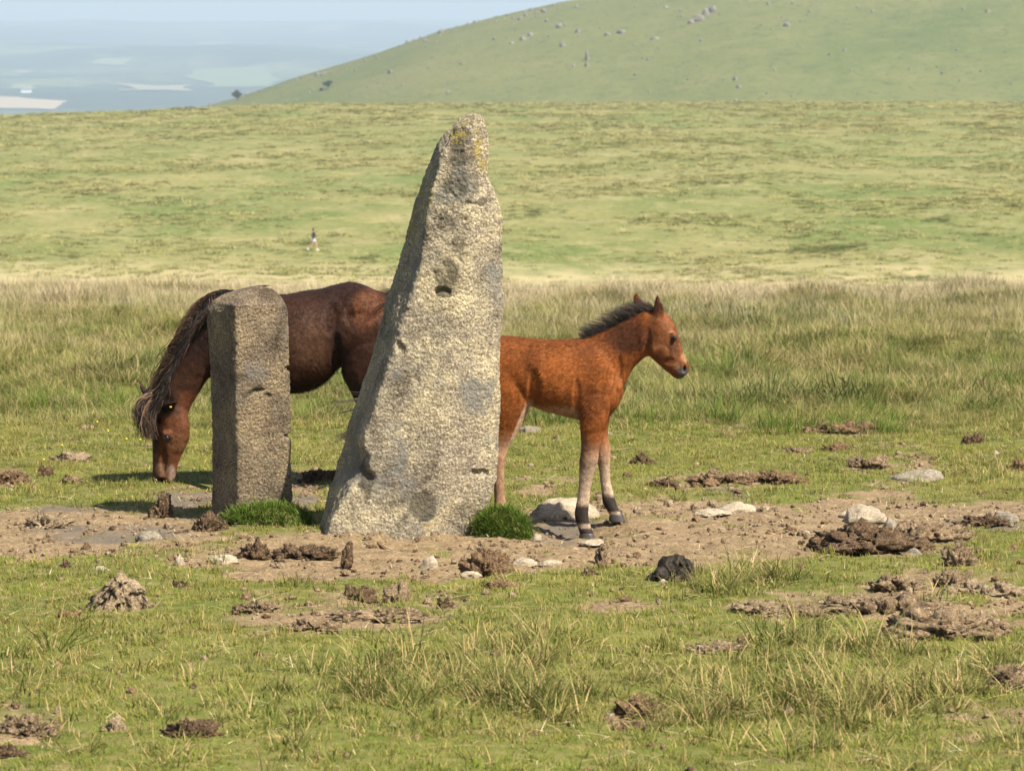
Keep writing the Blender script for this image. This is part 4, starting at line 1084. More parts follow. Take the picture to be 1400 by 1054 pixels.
# ------------------------------------------------------------------ stones, clods and dung on the turf
def ico(sub):
    bm = bmesh.new(); bmesh.ops.create_icosphere(bm, subdivisions=sub, radius=1.0)
    V = np.array([v_.co[:] for v_ in bm.verts]); Fc = np.array([[v_.index for v_ in f.verts] for f in bm.faces]); bm.free(); return V, Fc
ICO = {k: ico(k) for k in (2, 3, 4, 5)}
def lump(w_, d_, h_, seed, rough=.5, sub=4, flat=.0, spike=0.0, facet=0.0):
    V, Fc = ICO[sub]; V = V.copy(); s = seed * 7.13
    n1 = fbm(V[:, 0] * 1.1, V[:, 1] * 1.1, V[:, 2] * 1.1, 3, seed=s)
    n2 = fbm(V[:, 0] * 3.2, V[:, 1] * 3.2, V[:, 2] * 3.2, 3, .6, seed=s + 1)
    n3 = np.abs(fbm(V[:, 0] * 5.5, V[:, 1] * 5.5, V[:, 2] * 5.5, 3, .65, seed=s + 2))
    n4 = fbm(V[:, 0] * 11, V[:, 1] * 11, V[:, 2] * 11, 2, .6, seed=s + 3)
    r = 1 + rough * (.95 * n1 + .7 * n2 - 1.0 * n3 + .30 * n4)
    if facet:
        q = np.random.default_rng(seed).normal(size=(9, 3)); q /= np.linalg.norm(q, axis=1, keepdims=True)
        lim = np.random.default_rng(seed + 1).uniform(.62, .95, 9)
        dp = np.max((V @ q.T) / lim[None], 1); r = r * (1 - facet + facet / np.maximum(dp, .8))
    V = V * r[:, None]
    if spike: V[:, 2] += spike * np.clip(V[:, 2], 0, 2) ** 2
    V[:, 2] = np.where(V[:, 2] > 0, V[:, 2], V[:, 2] * .25)
    V *= np.array([w_ / 2, d_ / 2, h_])
    mx = V[:, 2].max(); V[:, 2] *= h_ / max(mx, 1e-6)
    return V, Fc
def crumble(V, seed, amp):
    c = V.mean(0) * np.array([1, 1, 0]); N = V - c; N[:, 2] += .01; N /= np.linalg.norm(N, axis=1, keepdims=True) + 1e-9
    d = amp * (1.2 * fbm(V[:, 0] * 38, V[:, 1] * 38, V[:, 2] * 38, 2, .6, seed=seed) - 1.3 * np.abs(fbm(V[:, 0] * 70, V[:, 1] * 70, V[:, 2] * 70, 2, .6, seed=seed + 1)) + .8 * fbm(V[:, 0] * 150, V[:, 1] * 150, V[:, 2] * 150, 1, seed=seed + 2))
    return V + N * d[:, None]
def heap(w_, d_, h_, seed, count, rough=.6, sub=3):
    rg = np.random.default_rng(seed); Vs, Fs, off = [], [], 0
    V, Fc = lump(w_, d_, h_ * .62, seed, .75, 5); Vs.append(V); Fs.append(Fc); off = len(V)
    for j in range(count):
        x, y = rg.uniform(-.48, .48) * w_, rg.uniform(-.48, .48) * d_
        f = max(0, 1 - (2 * x / w_) ** 2 * .8 - (2 * y / d_) ** 2 * .6)
        sz = (.07 + .22 * rg.random() ** 2) * (w_ * d_) ** .5
        V, Fc = lump(sz * rg.uniform(.8, 1.5), sz, sz * rg.uniform(.35, .7), seed * 31 + j, rough, sub)
        a = rg.uniform(-.6, .6); V = np.stack([V[:, 0] * math.cos(a) - V[:, 1] * math.sin(a), V[:, 0] * math.sin(a) + V[:, 1] * math.cos(a), V[:, 2]], -1)
        V = V + np.array([x, y, h_ * .45 * f]); Vs.append(V); Fs.append(Fc + off); off += len(V)
    return np.vstack(Vs), np.vstack(Fs)

def earth_mat(name, dark, mid, pale, rough=.95, spec=.15, bump=.012, sc=1.0):
    m, nt, out = mat_new(name); t = NT(nt); p = t.pos()
    a = t.noise(p, 16 * sc, 5, .7); f = t.noise(p, 85 * sc, 4, .75)
    fib = t.noise(t.scale(p, (1, 1, 4)), 40 * sc, 4, .7, 1.0)
    c = t.mix(t.ramp(a, [(.36, 0.), (.60, 1.)]), dark, mid)
    c = t.mix(t.ramp(f, [(.50, 0.), (.64, .9)]), c, pale)
    c = t.mix(t.ramp(fib, [(.34, .8), (.45, 0.)]), c, tuple(x * .6 for x in dark))
    b = t.bsdf(c, rough, t.bump(t.math('ADD', f, fib), bump, 1.0), spec); t.l(b.outputs[0], out.inputs[0]); return m
m_clod = earth_mat('crumbly_earth', (.115, .074, .041), (.27, .19, .110), (.45, .335, .205))
m_pale = earth_mat('dry_pale_earth', (.18, .125, .072), (.33, .245, .150), (.50, .39, .25))
m_dark = earth_mat('peaty_earth', (.045, .028, .016), (.135, .084, .046), (.29, .20, .115))
m_red = earth_mat('brown_dung', (.08, .046, .024), (.21, .128, .067), (.37, .255, .15))
m_black, nt, out = mat_new('fresh_dung'); t = NT(nt); p = t.obj()
a = t.noise(p, 26, 5, .7); c = t.mix(t.ramp(a, [(.45, 0.), (.68, 1.)]), (.016, .012, .008), (.045, .034, .022))
c = t.mix(t.ramp(t.noise(p, 14, 4, .7), [(.58, 0.), (.68, .9)]), c, (.11, .065, .03))
wv = t.n('ShaderNodeTexWave'); t.l(t.scale(p, (1, 1, 2.2)), wv.inputs['Vector']); wv.inputs['Scale'].default_value = 6.5; wv.inputs['Distortion'].default_value = 7; wv.inputs['Detail'].default_value = 2
b = t.bsdf(c, .62, t.bump(t.math('ADD', wv.outputs['Fac'], t.math('MULTIPLY', a, .4)), .012, .8), .18); t.l(b.outputs[0], out.inputs[0])
m_rock = earth_mat('pale_field_stone', (.22, .175, .118), (.36, .295, .205), (.47, .395, .285), .85, .2, .004, 1.0); m_grey = earth_mat('grey_field_stone', (.13, .105, .078), (.225, .19, .14), (.33, .285, .215), .85, .2, .004, 1.0)

# photo x, photo y of the foot, width and height in photo pixels, kind, label, group
D_G = 'clods and dung scattered on the turf'
THINGS = [
 # kind, px, py, w, h, opts, label
 ('lump', 168, 834, 98, 46, 'pale', 'large conical heap of dry brown earth on the grass'),
 ('lump', 66, 720, 62, 18, 'pale', 'long pale clod at the rim of the dark muddy hollow'),
 ('lump', 222, 705, 38, 28, 'dark', 'upright dark clod of peat below the pony\'s muzzle'),
 ('lump', 96, 631, 50, 12, 'pale', 'flat fibrous turf roll lying below the rushy grass'),
 ('heap', 14, 658, 52, 20, 'red', 'brown crumbled dung pile on turf well behind the muddy hollow'),
 ('lump', 62, 651, 20, 15, 'dark', 'small dark clod beside the brown crumbled dung pile'),
 ('lump', 98, 661, 40, 12, 'clod', 'low brown clod with dry straws on it'),
 ('heap', 434, 657, 50, 22, 'dark', 'dark dung pile seen between the two standing stones'),
 ('stone', 204, 736, 42, 15, 'grey', 'grey stone half sunk in the dark muddy hollow'),
 ('lump', 282, 724, 44, 24, 'dark', 'dark earth clod leaning on the foot of the stone post'),
 ('lump', 350, 762, 44, 22, 'dark', 'dark clod on bare earth just in front of the stone post'),
 ('heap', 418, 762, 84, 22, 'dark', 'long dark dung heap on bare earth before the two stones'),
 ('lump', 475, 774, 17, 28, 'dark', 'narrow upright dark clod before the tall stone'),
 ('stone', 586, 774, 30, 20, 'rock', 'angular pale stone lying before the tall stone'),
 ('lump', 662, 784, 66, 30, 'red', 'rounded brown mound of dung before the tall stone'),
 ('stone', 642, 786, 30, 9, 'rock', 'flat pale stone touching the rounded brown dung mound'),
 ('lump', 488, 822, 54, 22, 'dark', 'dark hollow clod on turf with one raised corner'),
 ('lump', 544, 822, 38, 28, 'clod', 'peaked brown clod next to the dark hollow clod'),
 ('heap', 352, 838, 70, 24, 'clod', 'crumbled brown clod patch in front of the stone post'),
 ('lump', 605, 832, 20, 14, 'dark', 'small dark clod at the end of the crumbled patch'),
 ('heap', 430, 862, 90, 18, 'clod', 'loose brown crumbs of dung heaped low on the turf'),
 ('heap', 520, 848, 110, 18, 'clod', 'low spread of broken dung below the peaked clod'),
 ('lump', 680, 804, 52, 9, 'red', 'flat brown dung pat on the turf'),
 ('lump', 805, 787, 22, 11, 'dark', 'small dark round clod between foal and black dung'),
 ('lump', 824, 766, 17, 24, 'clod', 'upright pointed brown clod in front of the foal\'s hooves'),
 ('lump', 879, 635, 36, 15, 'dark', 'lone dark dung clod on grass behind the foal'),
 ('stone', 724, 592, 28, 14, 'grey', 'small brown stone in grass under the foal\'s belly'),
 ('heap', 906, 666, 46, 17, 'dark', 'dark end of the long dung ridge behind the foal'),
 ('heap', 985, 662, 90, 17, 'red', 'reddish middle length of the long dung ridge'),
 ('heap', 1062, 660, 70, 22, 'red', 'taller reddish end of the long dung ridge'),
 ('heap', 1190, 640, 66, 26, 'clod', 'brown clod with a dark overhang behind the half buried boulder'),
 ('stone', 1258, 657, 72, 20, 'grey', 'grey half buried boulder in the turf beside a grass clump'),
 ('stone', 1003, 699, 60, 17, 'rock', 'low rounded pale boulder in the bare earth beyond the foal'),
 ('stone', 975, 701, 56, 8, 'rock', 'flat slab joined to the low rounded pale boulder'),
 ('stone', 772, 706, 112, 30, 'rock', 'broad pale boulder half buried behind the foal\'s front legs'),
 ('stone', 812, 741, 34, 7, 'rock', 'thin pale stone touching the foal\'s near front hoof'),
 ('stone', 735, 736, 14, 10, 'rock', 'small pale stone by the grass tuft of the tall stone'),
 ('heap', 1188, 756, 165, 46, 'dark', 'big dark peaty heap bearing a pale boulder'),
 ('stone', 1180, 726, 60, 26, 'rock', 'pale smooth boulder resting on the dark peaty heap'),
 ('stone', 1217, 728, 26, 28, 'grey', 'brownish stone wedged against the pale smooth boulder'),
 ('stone', 1168, 707, 50, 14, 'rock', 'low pale stone just behind the smooth boulder'),
 ('heap', 1262, 740, 110, 34, 'clod', 'rough brown earth bank beside the dark peaty heap'),
 ('stone', 1246, 756, 30, 12, 'grey', 'flat grey stone at the foot of the peaty heap'),
 ('stone', 1374, 712, 38, 18, 'grey', 'brown stone on the earth bank by a wet rut'),
 ('heap', 1345, 716, 70, 12, 'dark', 'dark muddy edge of the wet rut'),
 ('heap', 1150, 592, 108, 14, 'red', 'wide reddish scatter of crumbled dung on far turf'),
 ('lump', 1142, 618, 44, 12, 'red', 'reddish dung crumble near the wide scatter'),
 ('lump', 1092, 620, 46, 8, 'clod', 'thin flat brown dung crumble beside the reddish one'),
 ('lump', 1330, 607, 28, 14, 'dark', 'small black dung clod alone on bright turf'),
 ('lump', 1388, 643, 32, 17, 'red', 'round reddish clod beside the bright grass clump'),
 ('lump', 1312, 774, 62, 27, 'clod', 'loaf shaped clod of earth with a shaded end'),
 ('heap', 1226, 806, 72, 30, 'clod', 'layered brown clod with dark gaps underneath'),
 ('lump', 1302, 804, 58, 26, 'clod', 'smooth domed clod beside the layered one'),
 ('heap', 1340, 812, 110, 12, 'pale', 'low pale ridge of earth running off the domed clod'),
 ('heap', 1298, 872, 180, 44, 'clod', 'largest crumbly earth heap above a wet grey puddle'),
 ('heap', 1210, 838, 150, 26, 'clod', 'long crumbly earth bank behind the largest heap'),
 ('heap', 1098, 842, 70, 20, 'clod', 'brown crumbs of earth at the thin end of the long bank'),
 ('heap', 1034, 838, 72, 24, 'pale', 'pale crumbled clod with a fresh break on the turf'),
 ('lump', 978, 893, 74, 15, 'pale', 'flat sandy clod on the turf'),
 ('lump', 1014, 883, 15, 14, 'clod', 'small knob of earth against the flat sandy clod'),
 ('heap', 1382, 940, 84, 48, 'clod', 'overturned sod with a dark hollow in tall foreground grass'),
 ('heap', 872, 976, 74, 30, 'red', 'reddish brown torn sod in the foreground grass'),
 ('lump', 850, 996, 46, 11, 'dark', 'thin dark clod under the reddish torn sod'),
 ('heap', 42, 1006, 84, 40, 'clod', 'broken clod with dry leaves stuck in it'),
 ('lump', 156, 1000, 34, 20, 'pale', 'round pale brown clod sitting alone in grass'),
 ('heap', 258, 1008, 78, 32, 'dark', 'dark torn sod beside a long grass tussock'),
 ('heap', 12, 1036, 56, 24, 'dark', 'dark clod at the edge of the broken leafy clod'),
 ('lump', 78, 975, 14, 14, 'pale', 'tiny upright clod beside the broken leafy clod'),
 ('lump', 1010, 586, 32, 8, 'pale', 'flat pale clod by the rushes in front of the foal'),
 ('lump', 965, 578, 30, 7, 'clod', 'thin brown turf scrap near the rushes'),
 ('stone', 303, 768, 20, 12, 'rock', 'small white pebble in the turf before the stone post'),
 ('stone', 246, 770, 18, 16, 'rock', 'small whitish upright pebble in bright grass'),
 ('stone', 140, 780, 28, 9, 'rock', 'thin flat whitish stone on bright turf'),
 ('stone', 305, 766, 46, 10, 'rock', 'flat pale slab set in the bare earth'),
 ('stone', 906, 797, 18, 9, 'rock', 'tiny pale stone touching the black dung'),
 ('stone', 716, 770, 36, 11, 'rock', 'pale flat stone on worn earth beside a tan one'),
 ('stone', 752, 772, 30, 10, 'rock', 'tan flat stone on the worn earth by the pale one'),
 ('lump', 90, 776, 22, 13, 'dark', 'small dark crumb of dung on bright turf above the conical heap'),
 ('lump', 250, 803, 34, 8, 'dark', 'thin dark dung scrap on turf beside the conical heap'),
 ('lump', 90, 844, 40, 9, 'red', 'low reddish dung scrap behind the long foreground grass'),
]
MATS = {'pale': m_pale, 'clod': m_clod, 'dark': m_dark, 'red': m_red, 'rock': m_rock, 'grey': m_grey}
STAND = []
for i, (kind, px, py, w_, h_, mk, lab) in enumerate(THINGS):
    g = G(px, py); s = F / g[1]; Wm, Hm = w_ / s, h_ / s * (1.12 if kind == 'stone' else 1.3)
    Dm = max(Wm * .62, Hm * .9)
    if kind == 'heap': V, Fc = heap(Wm * .95, Dm, Hm, 100 + i, 12 + int(Wm * 60))
    elif kind == 'lump': V, Fc = lump(Wm, Dm, Hm, 100 + i, .75, 5 if Wm > .12 else 4, spike=.25 if h_ > w_ * .6 else 0)
    else: V, Fc = lump(Wm, Dm, Hm * .85, 100 + i, .20, 4, facet=.6)
    if px == 168:
        rr = np.clip(np.hypot(V[:, 0] / (Wm * .52), V[:, 1] / (Dm * .52)), 0, 1); V[:, 2] = np.where(V[:, 2] > 0, .25 * V[:, 2] + .80 * Hm * (1 - rr) ** .9, V[:, 2])
    if kind != 'stone': V = crumble(V, 40 + i, .012)
    yc = g[1] + Dm * .38; xc = g[0] * yc / g[1]
    zc = float(height(xc, yc)) - .006 - (.10 * Hm if kind == 'stone' else .02 * Hm)
    if px == 1180: zc += .055
    V = V + np.array([0, 0, 0.])
    nm = {'heap': 'earth_heap' if mk in ('pale', 'clod') else 'dung_pile', 'lump': 'earth_clod', 'stone': 'field_stone'}[kind]
    o = link(nm, mesh_np(nm, V, Fc), MATS[mk], label=lab, cat={'heap': 'earth heap' if mk in ('pale', 'clod') else 'dung', 'lump': 'clod', 'stone': 'stone'}[kind],
             group='field stones in the worn earth' if kind == 'stone' else D_G)
    o.location = (xc, yc, zc); STAND.append((xc, yc, Wm * .42, Dm * .42))

# the glistening folded dung
g = G(918, 794); s = F / g[1]; rg = np.random.default_rng(5); Vs, Fs, off = [], [], 0
for j, (ox, oz, ww, hh, oy) in enumerate([(-4, 0, 46, 26, .0), (8, 12, 36, 24, .02), (-6, 16, 28, 18, .01), (14, 3, 40, 9, -.075), (12, 8, 36, 8, -.065), (10, 14, 30, 8, -.05), (-14, 8, 22, 16, -.04), (-27, 0, 18, 12, -.02), (20, 19, 22, 12, .0), (2, 2, 24, 8, -.08), (0, 24, 26, 10, .02), (22, 11, 22, 7, -.05)]):
    V, Fc = lump(ww / s, .07 if hh < 11 else .12, hh / s, 900 + j, .26, 4)
    a = (.32 if hh < 11 else 0) * -1; V = np.stack([V[:, 0] * math.cos(a) + V[:, 2] * math.sin(a), V[:, 1], -V[:, 0] * math.sin(a) + V[:, 2] * math.cos(a)], -1)
    V = V + np.array([ox / s, oy, oz / s]); Vs.append(V); Fs.append(Fc + off); off += len(V)
o = link('dung_pile', mesh_np('dung_pile', np.vstack(Vs), np.vstack(Fs)), m_black, label='shiny black folded heap of fresh dung on the turf', cat='dung', group=D_G)
o.location = (g[0] * 1.005, g[1] + .07, float(height(g[0], g[1] + .07)) - .005); STAND.append((g[0], g[1] + .07, .10, .08))

# ------------------------------------------------------------------ grass
GR = np.random.default_rng(11)
g_short = grass_mat('short_turf_blades', [(.066, .122, .008), (.100, .160, .011), (.145, .190, .018), (.180, .170, .030)], (.36, .265, .10), .33, .9)
g_long = grass_mat('tussock_blades', [(.054, .106, .010), (.084, .142, .013), (.128, .175, .023), (.140, .152, .030)], (.42, .305, .14), .38, 1.6)
g_wild = grass_mat('wild_grass_blades', [(.052, .106, .008), (.088, .148, .012), (.138, .182, .022), (.185, .172, .048)], (.38, .295, .14), .34, .42)
g_pale = grass_mat('bleached_stems', [(.22, .22, .09), (.30, .27, .13), (.36, .31, .17), (.30, .28, .13)], (.42, .355, .21), .55, .4)
g_dark = grass_mat('lush_tuft_blades', [(.050, .105, .010), (.078, .145, .012), (.110, .180, .016), (.085, .145, .015)], (.20, .20, .06), .05, 3)
g_moor = grass_mat('moor_tussock_blades', [(.108, .150, .026), (.150, .182, .037), (.205, .212, .058), (.270, .240, .092)], (.40, .345, .155), .24, .045)
g_straw = grass_mat('dead_straw', [(.34, .27, .15), (.40, .32, .19), (.46, .37, .23), (.42, .335, .20)], (.52, .42, .27), .5, .5)
m_heath = grass_mat('heather_sprigs', [(.070, .105, .022), (.100, .140, .028), (.130, .165, .036), (.130, .140, .046)], (.20, .16, .08), .2, .8)

short = [tuft_mesh('short_turf_%d' % k, [(dict(n=34, rad=.05, l0=.014, l1=.034, width=.0032, lean=.7, curl=.6), .4), (dict(n=4, rad=.05, l0=.02, l1=.045, width=.0028, lean=.9, curl=.5), .95)], g_short, GR) for k in range(6)]
mid = [tuft_mesh('mid_turf_%d' % k, [(dict(n=30, rad=.05, l0=.03, l1=.075, width=.0036, lean=.5, curl=.8), .4), (dict(n=6, rad=.05, l0=.04, l1=.09, width=.003, lean=.6, curl=.6), .92)], g_long, GR) for k in range(6)]
long_ = [tuft_mesh('long_grass_%d' % k, [(dict(n=46, rad=.06, l0=.07, l1=.17, width=.0042, lean=.42, curl=1.0), .35), (dict(n=12, rad=.06, l0=.08, l1=.19, width=.0036, lean=.55, curl=.9), .98)], g_long, GR) for k in range(6)]
wild = [tuft_mesh('wild_grass_%d' % k, [(dict(n=95, rad=.18, l0=.05, l1=.18, width=.0046, lean=.65, curl=.9), .35), (dict(n=26, rad=.18, l0=.08, l1=.25, width=.0036, lean=.55, curl=.8), .95)], g_wild, GR) for k in range(6)]
stems = [tuft_mesh('pale_stems_%d' % k, [(dict(n=20, rad=.24, l0=.12, l1=.33, width=.0038, lean=.36, curl=.7), .6)], g_pale, GR) for k in range(6)]
heath = [tuft_mesh('heather_%d' % k, [(dict(n=150, rad=.20, l0=.03, l1=.10, width=.0065, lean=.8, curl=.3), .4)], m_heath, GR) for k in range(4)]
moort = [tuft_mesh('moor_tussock_%d' % k, [(dict(n=40, rad=.34, l0=.12, l1=.34, width=.034, lean=.6, curl=.8), .4), (dict(n=12, rad=.34, l0=.18, l1=.42, width=.028, lean=.4, curl=.7), .9)], g_moor, GR) for k in range(5)]

def rotv(n, tilt=.15): return np.stack([GR.normal(0, tilt, n), GR.normal(0, tilt, n), GR.uniform(0, 2 * math.pi, n)], -1)
def clear(x, y, grow=1.0):
    """True where nothing solid stands"""
    ok = np.ones(len(x), bool)
    for (sx, sy, rx, ry) in STAND:
        ok &= ((x - sx) / (rx * grow)) ** 2 + ((y - sy) / (ry * grow)) ** 2 > 1
    return ok
def on_ground(x, y, m=None):
    m = dirt_mask(x, y) if m is None else m
    return np.stack([x, y, height(x, y) + micro(x, y, m)], -1)

# long-grass patches of the foreground (photo boxes: x0,x1,y0,y1,weight)
LONG = [(430, 820, 880, 1000, 1.0), (300, 520, 930, 1020, .8), (980, 1330, 870, 1010, 1.1), (120, 330, 840, 900, .55), (1060, 1210, 985, 1060, .7), (600, 900, 860, 930, .7), (0, 160, 880, 940, .45), (880, 1040, 900, 1010, .7), (1280, 1420, 880, 960, .7),
        (1285, 1400, 628, 662, 1.1), (1050, 1110, 775, 800, .8), (930, 1080, 775, 815, .7), (250, 330, 735, 775, .5), (200, 290, 740, 775, .5)]
def long_mask(x, y):
    px, py = gpix(x, y); m = np.zeros_like(px)
    for (x0, x1, y0, y1, s) in LONG:
        r = ((px - (x0 + x1) / 2) / ((x1 - x0) / 2)) ** 2 + ((py - (y0 + y1) / 2) / ((y1 - y0) / 2)) ** 2
        m = np.maximum(m, s * np.clip(1.4 - r, 0, 1))
    return m
# short turf
x, y = fan_points(60000, 6.3, 21, .26, GR); dm = dirt_mask(x, y)
k = (GR.random(len(x)) > dm * 1.02) & clear(x, y, .9); x, y, dm = x[k], y[k], dm[k]
n = len(x); sc_ = np.clip(GR.normal(1, .22, n), .5, 1.7) * (1 - .35 * dm)
scatter('short_turf', on_ground(x, y, dm), rotv(n), sc_, short, GR.integers(0, 6, n), 'short cropped green turf round the standing stones', 'grass')
# medium blades everywhere but the bare earth, thick near the camera
x, y = fan_points(26000, 6.3, 21, .26, GR); dm = dirt_mask(x, y); lm = long_mask(x, y); px, py = gpix(x, y)
pr = .07 + .45 * lm + .14 * smooth(850, 950, py) + .45 * smooth(600, 570, py); pr = pr * smooth(-.6, .5, fbm(x * 2, y * 2, oct=3, seed=120) + .9 * lm)
k = (GR.random(len(x)) < pr * (1 - .92 * dm)) & clear(x, y, .9); x, y, dm = x[k], y[k], dm[k]; n = len(x)
scatter('meadow_grass', on_ground(x, y, dm), rotv(n, .2), np.clip(GR.normal(.95, .25, n), .4, 1.8), mid, GR.integers(0, 6, n), 'loose ankle high grass mixed through the turf', 'grass')
# long tussocks
x, y = fan_points(15000, 6.3, 16, .26, GR); dm = dirt_mask(x, y); lm = long_mask(x, y)
pr = .55 * lm * smooth(-.05, .5, fbm(x * 3.3, y * 3.3, oct=3, seed=121) + .15 * lm)
k = (GR.random(len(x)) < pr) & clear(x, y, .8); x, y, dm = x[k], y[k], dm[k]; n = len(x)
scatter('long_grass', on_ground(x, y, dm), rotv(n, .2), np.clip(GR.normal(.8, .25, n), .35, 1.5), long_, GR.integers(0, 6, n), 'long arching grass tussocks in the foreground turf', 'grass')
# lush green clumps at the front of the rough grass
lushm = [tuft_mesh('rush_clump_%d' % k, [(dict(n=110, rad=.20, l0=.07, l1=.22, width=.0046, lean=.55, curl=.8), .4), (dict(n=14, rad=.2, l0=.1, l1=.26, width=.0036, lean=.5, curl=.8), .9)], g_dark, GR) for k in range(4)]
x, y = fan_points(5200, 19, 40, .27, GR); gp = fbm(x * .75, y * .5, oct=3, seed=137)
k = (gp > .05 + .25 * smooth(24, 34, y)) & (GR.random(len(x)) < .75) & (y > 19.6 + 1.2 * fbm(x * .7, y * .3, oct=2, seed=131)); x, y, gp = x[k], y[k], gp[k]; n = len(x)
scatter('green_rushes', on_ground(x, y, x * 0), rotv(n, .22), np.clip(.5 + .9 * gp + GR.normal(0, .15, n), .35, 1.4), lushm, GR.integers(0, 4, n), 'bright green lush clumps in the rough grass behind the turf', 'grass')
# wild grass of the plateau behind
x, y = fan_points(30000, 17.5, 47, .27, GR); gp = fbm(x * .9, y * .9, oct=3, seed=130)
edge = 20.2 + 1.3 * fbm(x * .7, y * .3, oct=2, seed=131)
k = (y > edge) | (GR.random(len(x)) < .12); x, y, gp = x[k], y[k], gp[k]; n = len(x)
sc_ = np.clip(.75 + .7 * gp + GR.normal(0, .18, n), .3, 1.6) * np.interp(y, [18, 20, 23, 47], [.45, .7, 1.0, 1.05])
scatter('wild_grass', on_ground(x, y, x * 0), rotv(n, .22), sc_, wild, GR.integers(0, 6, n), 'thick rough green grass covering the ground behind the animals', 'grass')
x, y = fan_points(22000, 21, 47, .27, GR); gp = fbm(x * .55, y * .4, oct=3, seed=133)
k = GR.random(len(x)) < np.clip(.06 + .80 * smooth(27, 41, y) + 1.1 * gp, .04, 1) * np.interp(y, [21, 24, 28, 34, 41, 47], [.10, .25, .45, .8, 1, 1]); x, y, gp = x[k], y[k], gp[k]; n = len(x)
scatter('pale_moor_grass', on_ground(x, y, x * 0), rotv(n, .16) + np.array([0, .10, 0]), np.clip(GR.normal(.85, .2, n), .4, 1.4), stems, GR.integers(0, 6, n), 'bleached flowering grass stems standing above the green', 'grass')
x, y = fan_points(7000, 21, 47, .27, GR); gp = fbm(x * .6, y * .45, oct=3, seed=135)
k = gp > .18; x, y = x[k], y[k]; n = len(x)
scatter('heather', on_ground(x, y, x * 0) + np.array([0, 0, .03]), rotv(n, .2), np.clip(GR.normal(1.1, .3, n), .5, 2), heath, GR.integers(0, 4, n), 'dark low heather patches among the rough grass', 'heather')
# straw coloured fringe along the brink
fringe = [tuft_mesh('straw_fringe_%d' % k, [(dict(n=60, rad=.25, l0=.10, l1=.30, width=.0050, lean=.40, curl=.7), .7)], g_straw, GR) for k in range(4)]
x, y = fan_points(9000, 38, 47.5, .27, GR); k = GR.random(len(x)) < smooth(37, 43, y) * (.55 + .6 * fbm(x * .4, y * .8, oct=2, seed=138)); x, y = x[k], y[k]; n = len(x)
scatter('straw_fringe', on_ground(x, y, x * 0), rotv(n, .2), np.clip(GR.normal(.9, .2, n), .4, 1.4), fringe, GR.integers(0, 4, n), 'straw coloured dead grass along the brink of the plateau', 'grass')
# far moor
x, y = fan_points(95000, 165, 640, .25, GR); gp = fbm(x / 9., y / 14., oct=4, seed=140)
k = GR.random(len(x)) < .34 + 1.0 * gp; x, y, gp = x[k], y[k], gp[k]; n = len(x)
sc_ = np.clip(GR.normal(1.0, .3, n) + .7 * gp, .35, 2.6) * np.interp(y, [165, 300, 640], [.8, 1.1, 1.6])
scatter('moor_tussocks', np.stack([x, y, height(x, y) - .02], -1), rotv(n, .12), np.stack([sc_ * 1.5, sc_ * 1.5, sc_ * .42], -1), moort, GR.integers(0, 5, n), 'tussocky pale and green grass over the distant moor', 'grass')
x, y = fan_points(26000, 165, 640, .25, GR); gp = fbm(x / 16., y / 20., oct=4, seed=142)
k = gp > .36; x, y = x[k], y[k]
for (cx, cy, rx, ry, nn_) in [(1120, 340, 46, 5, 60), (1165, 338, 24, 4, 24), (1085, 345, 70, 4, 40), (413, 333, 12, 3, 14), (505, 353, 16, 4, 18), (235, 181, 50, 3, 40), (1265, 382, 45, 4, 40), (100, 352, 14, 3, 10), (150, 156, 22, 1.5, 20), (215, 155, 30, 1.5, 20), (1290, 300, 40, 6, 30), (960, 250, 60, 5, 30), (730, 290, 60, 6, 40)]:
    ax = cx + rx * GR.normal(0, .5, nn_); ay = cy + ry * GR.normal(0, .5, nn_)
    yy = np.array([np.interp(0, *(lambda ys, e: (e[::-1], ys[::-1]))(np.linspace(190, 620, 400), (lambda ys: np.array([CZ + ray(a_, b_)[2] * q / ray(a_, b_)[1] for q in ys]) - height(ray(a_, b_)[0] * ys / ray(a_, b_)[1], ys))(np.linspace(190, 620, 400)))) for a_, b_ in zip(ax, ay)])
    x = np.concatenate([x, (ax - 700) / F * yy]); y = np.concatenate([y, yy])
n = len(x)
scatter('moor_heather', np.stack([x, y, height(x, y)], -1), rotv(n, .12), np.clip(GR.normal(2.4, .7, n), 1, 5), heath, GR.integers(0, 4, n), 'dark green heather and bilberry patches on the distant moor', 'heather')

# the two lush tufts at the feet of the stones
def lush(name, px0, px1, py_top, py_foot, D, nb, label, hmax):
    a = P(px0, py_foot, D); b_ = P(px1, py_foot, D); cx_, w_ = (a[0] + b_[0]) / 2, b_[0] - a[0]
    s = F / D; hh = (py_foot - py_top) / s
    root = empty(name, (cx_, D, float(height(cx_, D)))); tag(root, label, 'grass tuft', 'lush tufts at the feet of the stones')
    V, Fc = lump(w_ * .86, w_ * .62, hh * .72, 300 + nb, .25, 4)
    Zg = float(height(cx_, D)) - .02
    link('mound', mesh_np('mound', V, Fc), m_ground, root)
    Vm = V[V[:, 2] > -.005]; pick = GR.integers(0, len(Vm), nb); q = Vm[pick] + GR.normal(0, .008, (nb, 3))
    Vb, Fs, tt, ids = blades(n=nb, rad=.0, l0=.03, l1=hmax, width=.0036, lean=.45, curl=.9, rng=GR)
    out_ = q * np.array([1, 1, 0]); out_ /= np.linalg.norm(out_, axis=1, keepdims=True) + 1e-6
    Vb = Vb + (q + out_ * 0)[ids]
    me = mesh_np('grass_blades', Vb, Fs, True, {'tip': tt, 'tone': np.clip(GR.normal(.4, .2, nb), 0, 1)[ids]})
    tag(link('grass_blades', me, g_dark, root), kind='stuff')
    return root
lush('grass_tuft', 646, 730, 690, 738, 13.62, 5200, 'domed lush green grass tuft against the foot of the tall stone', .075)
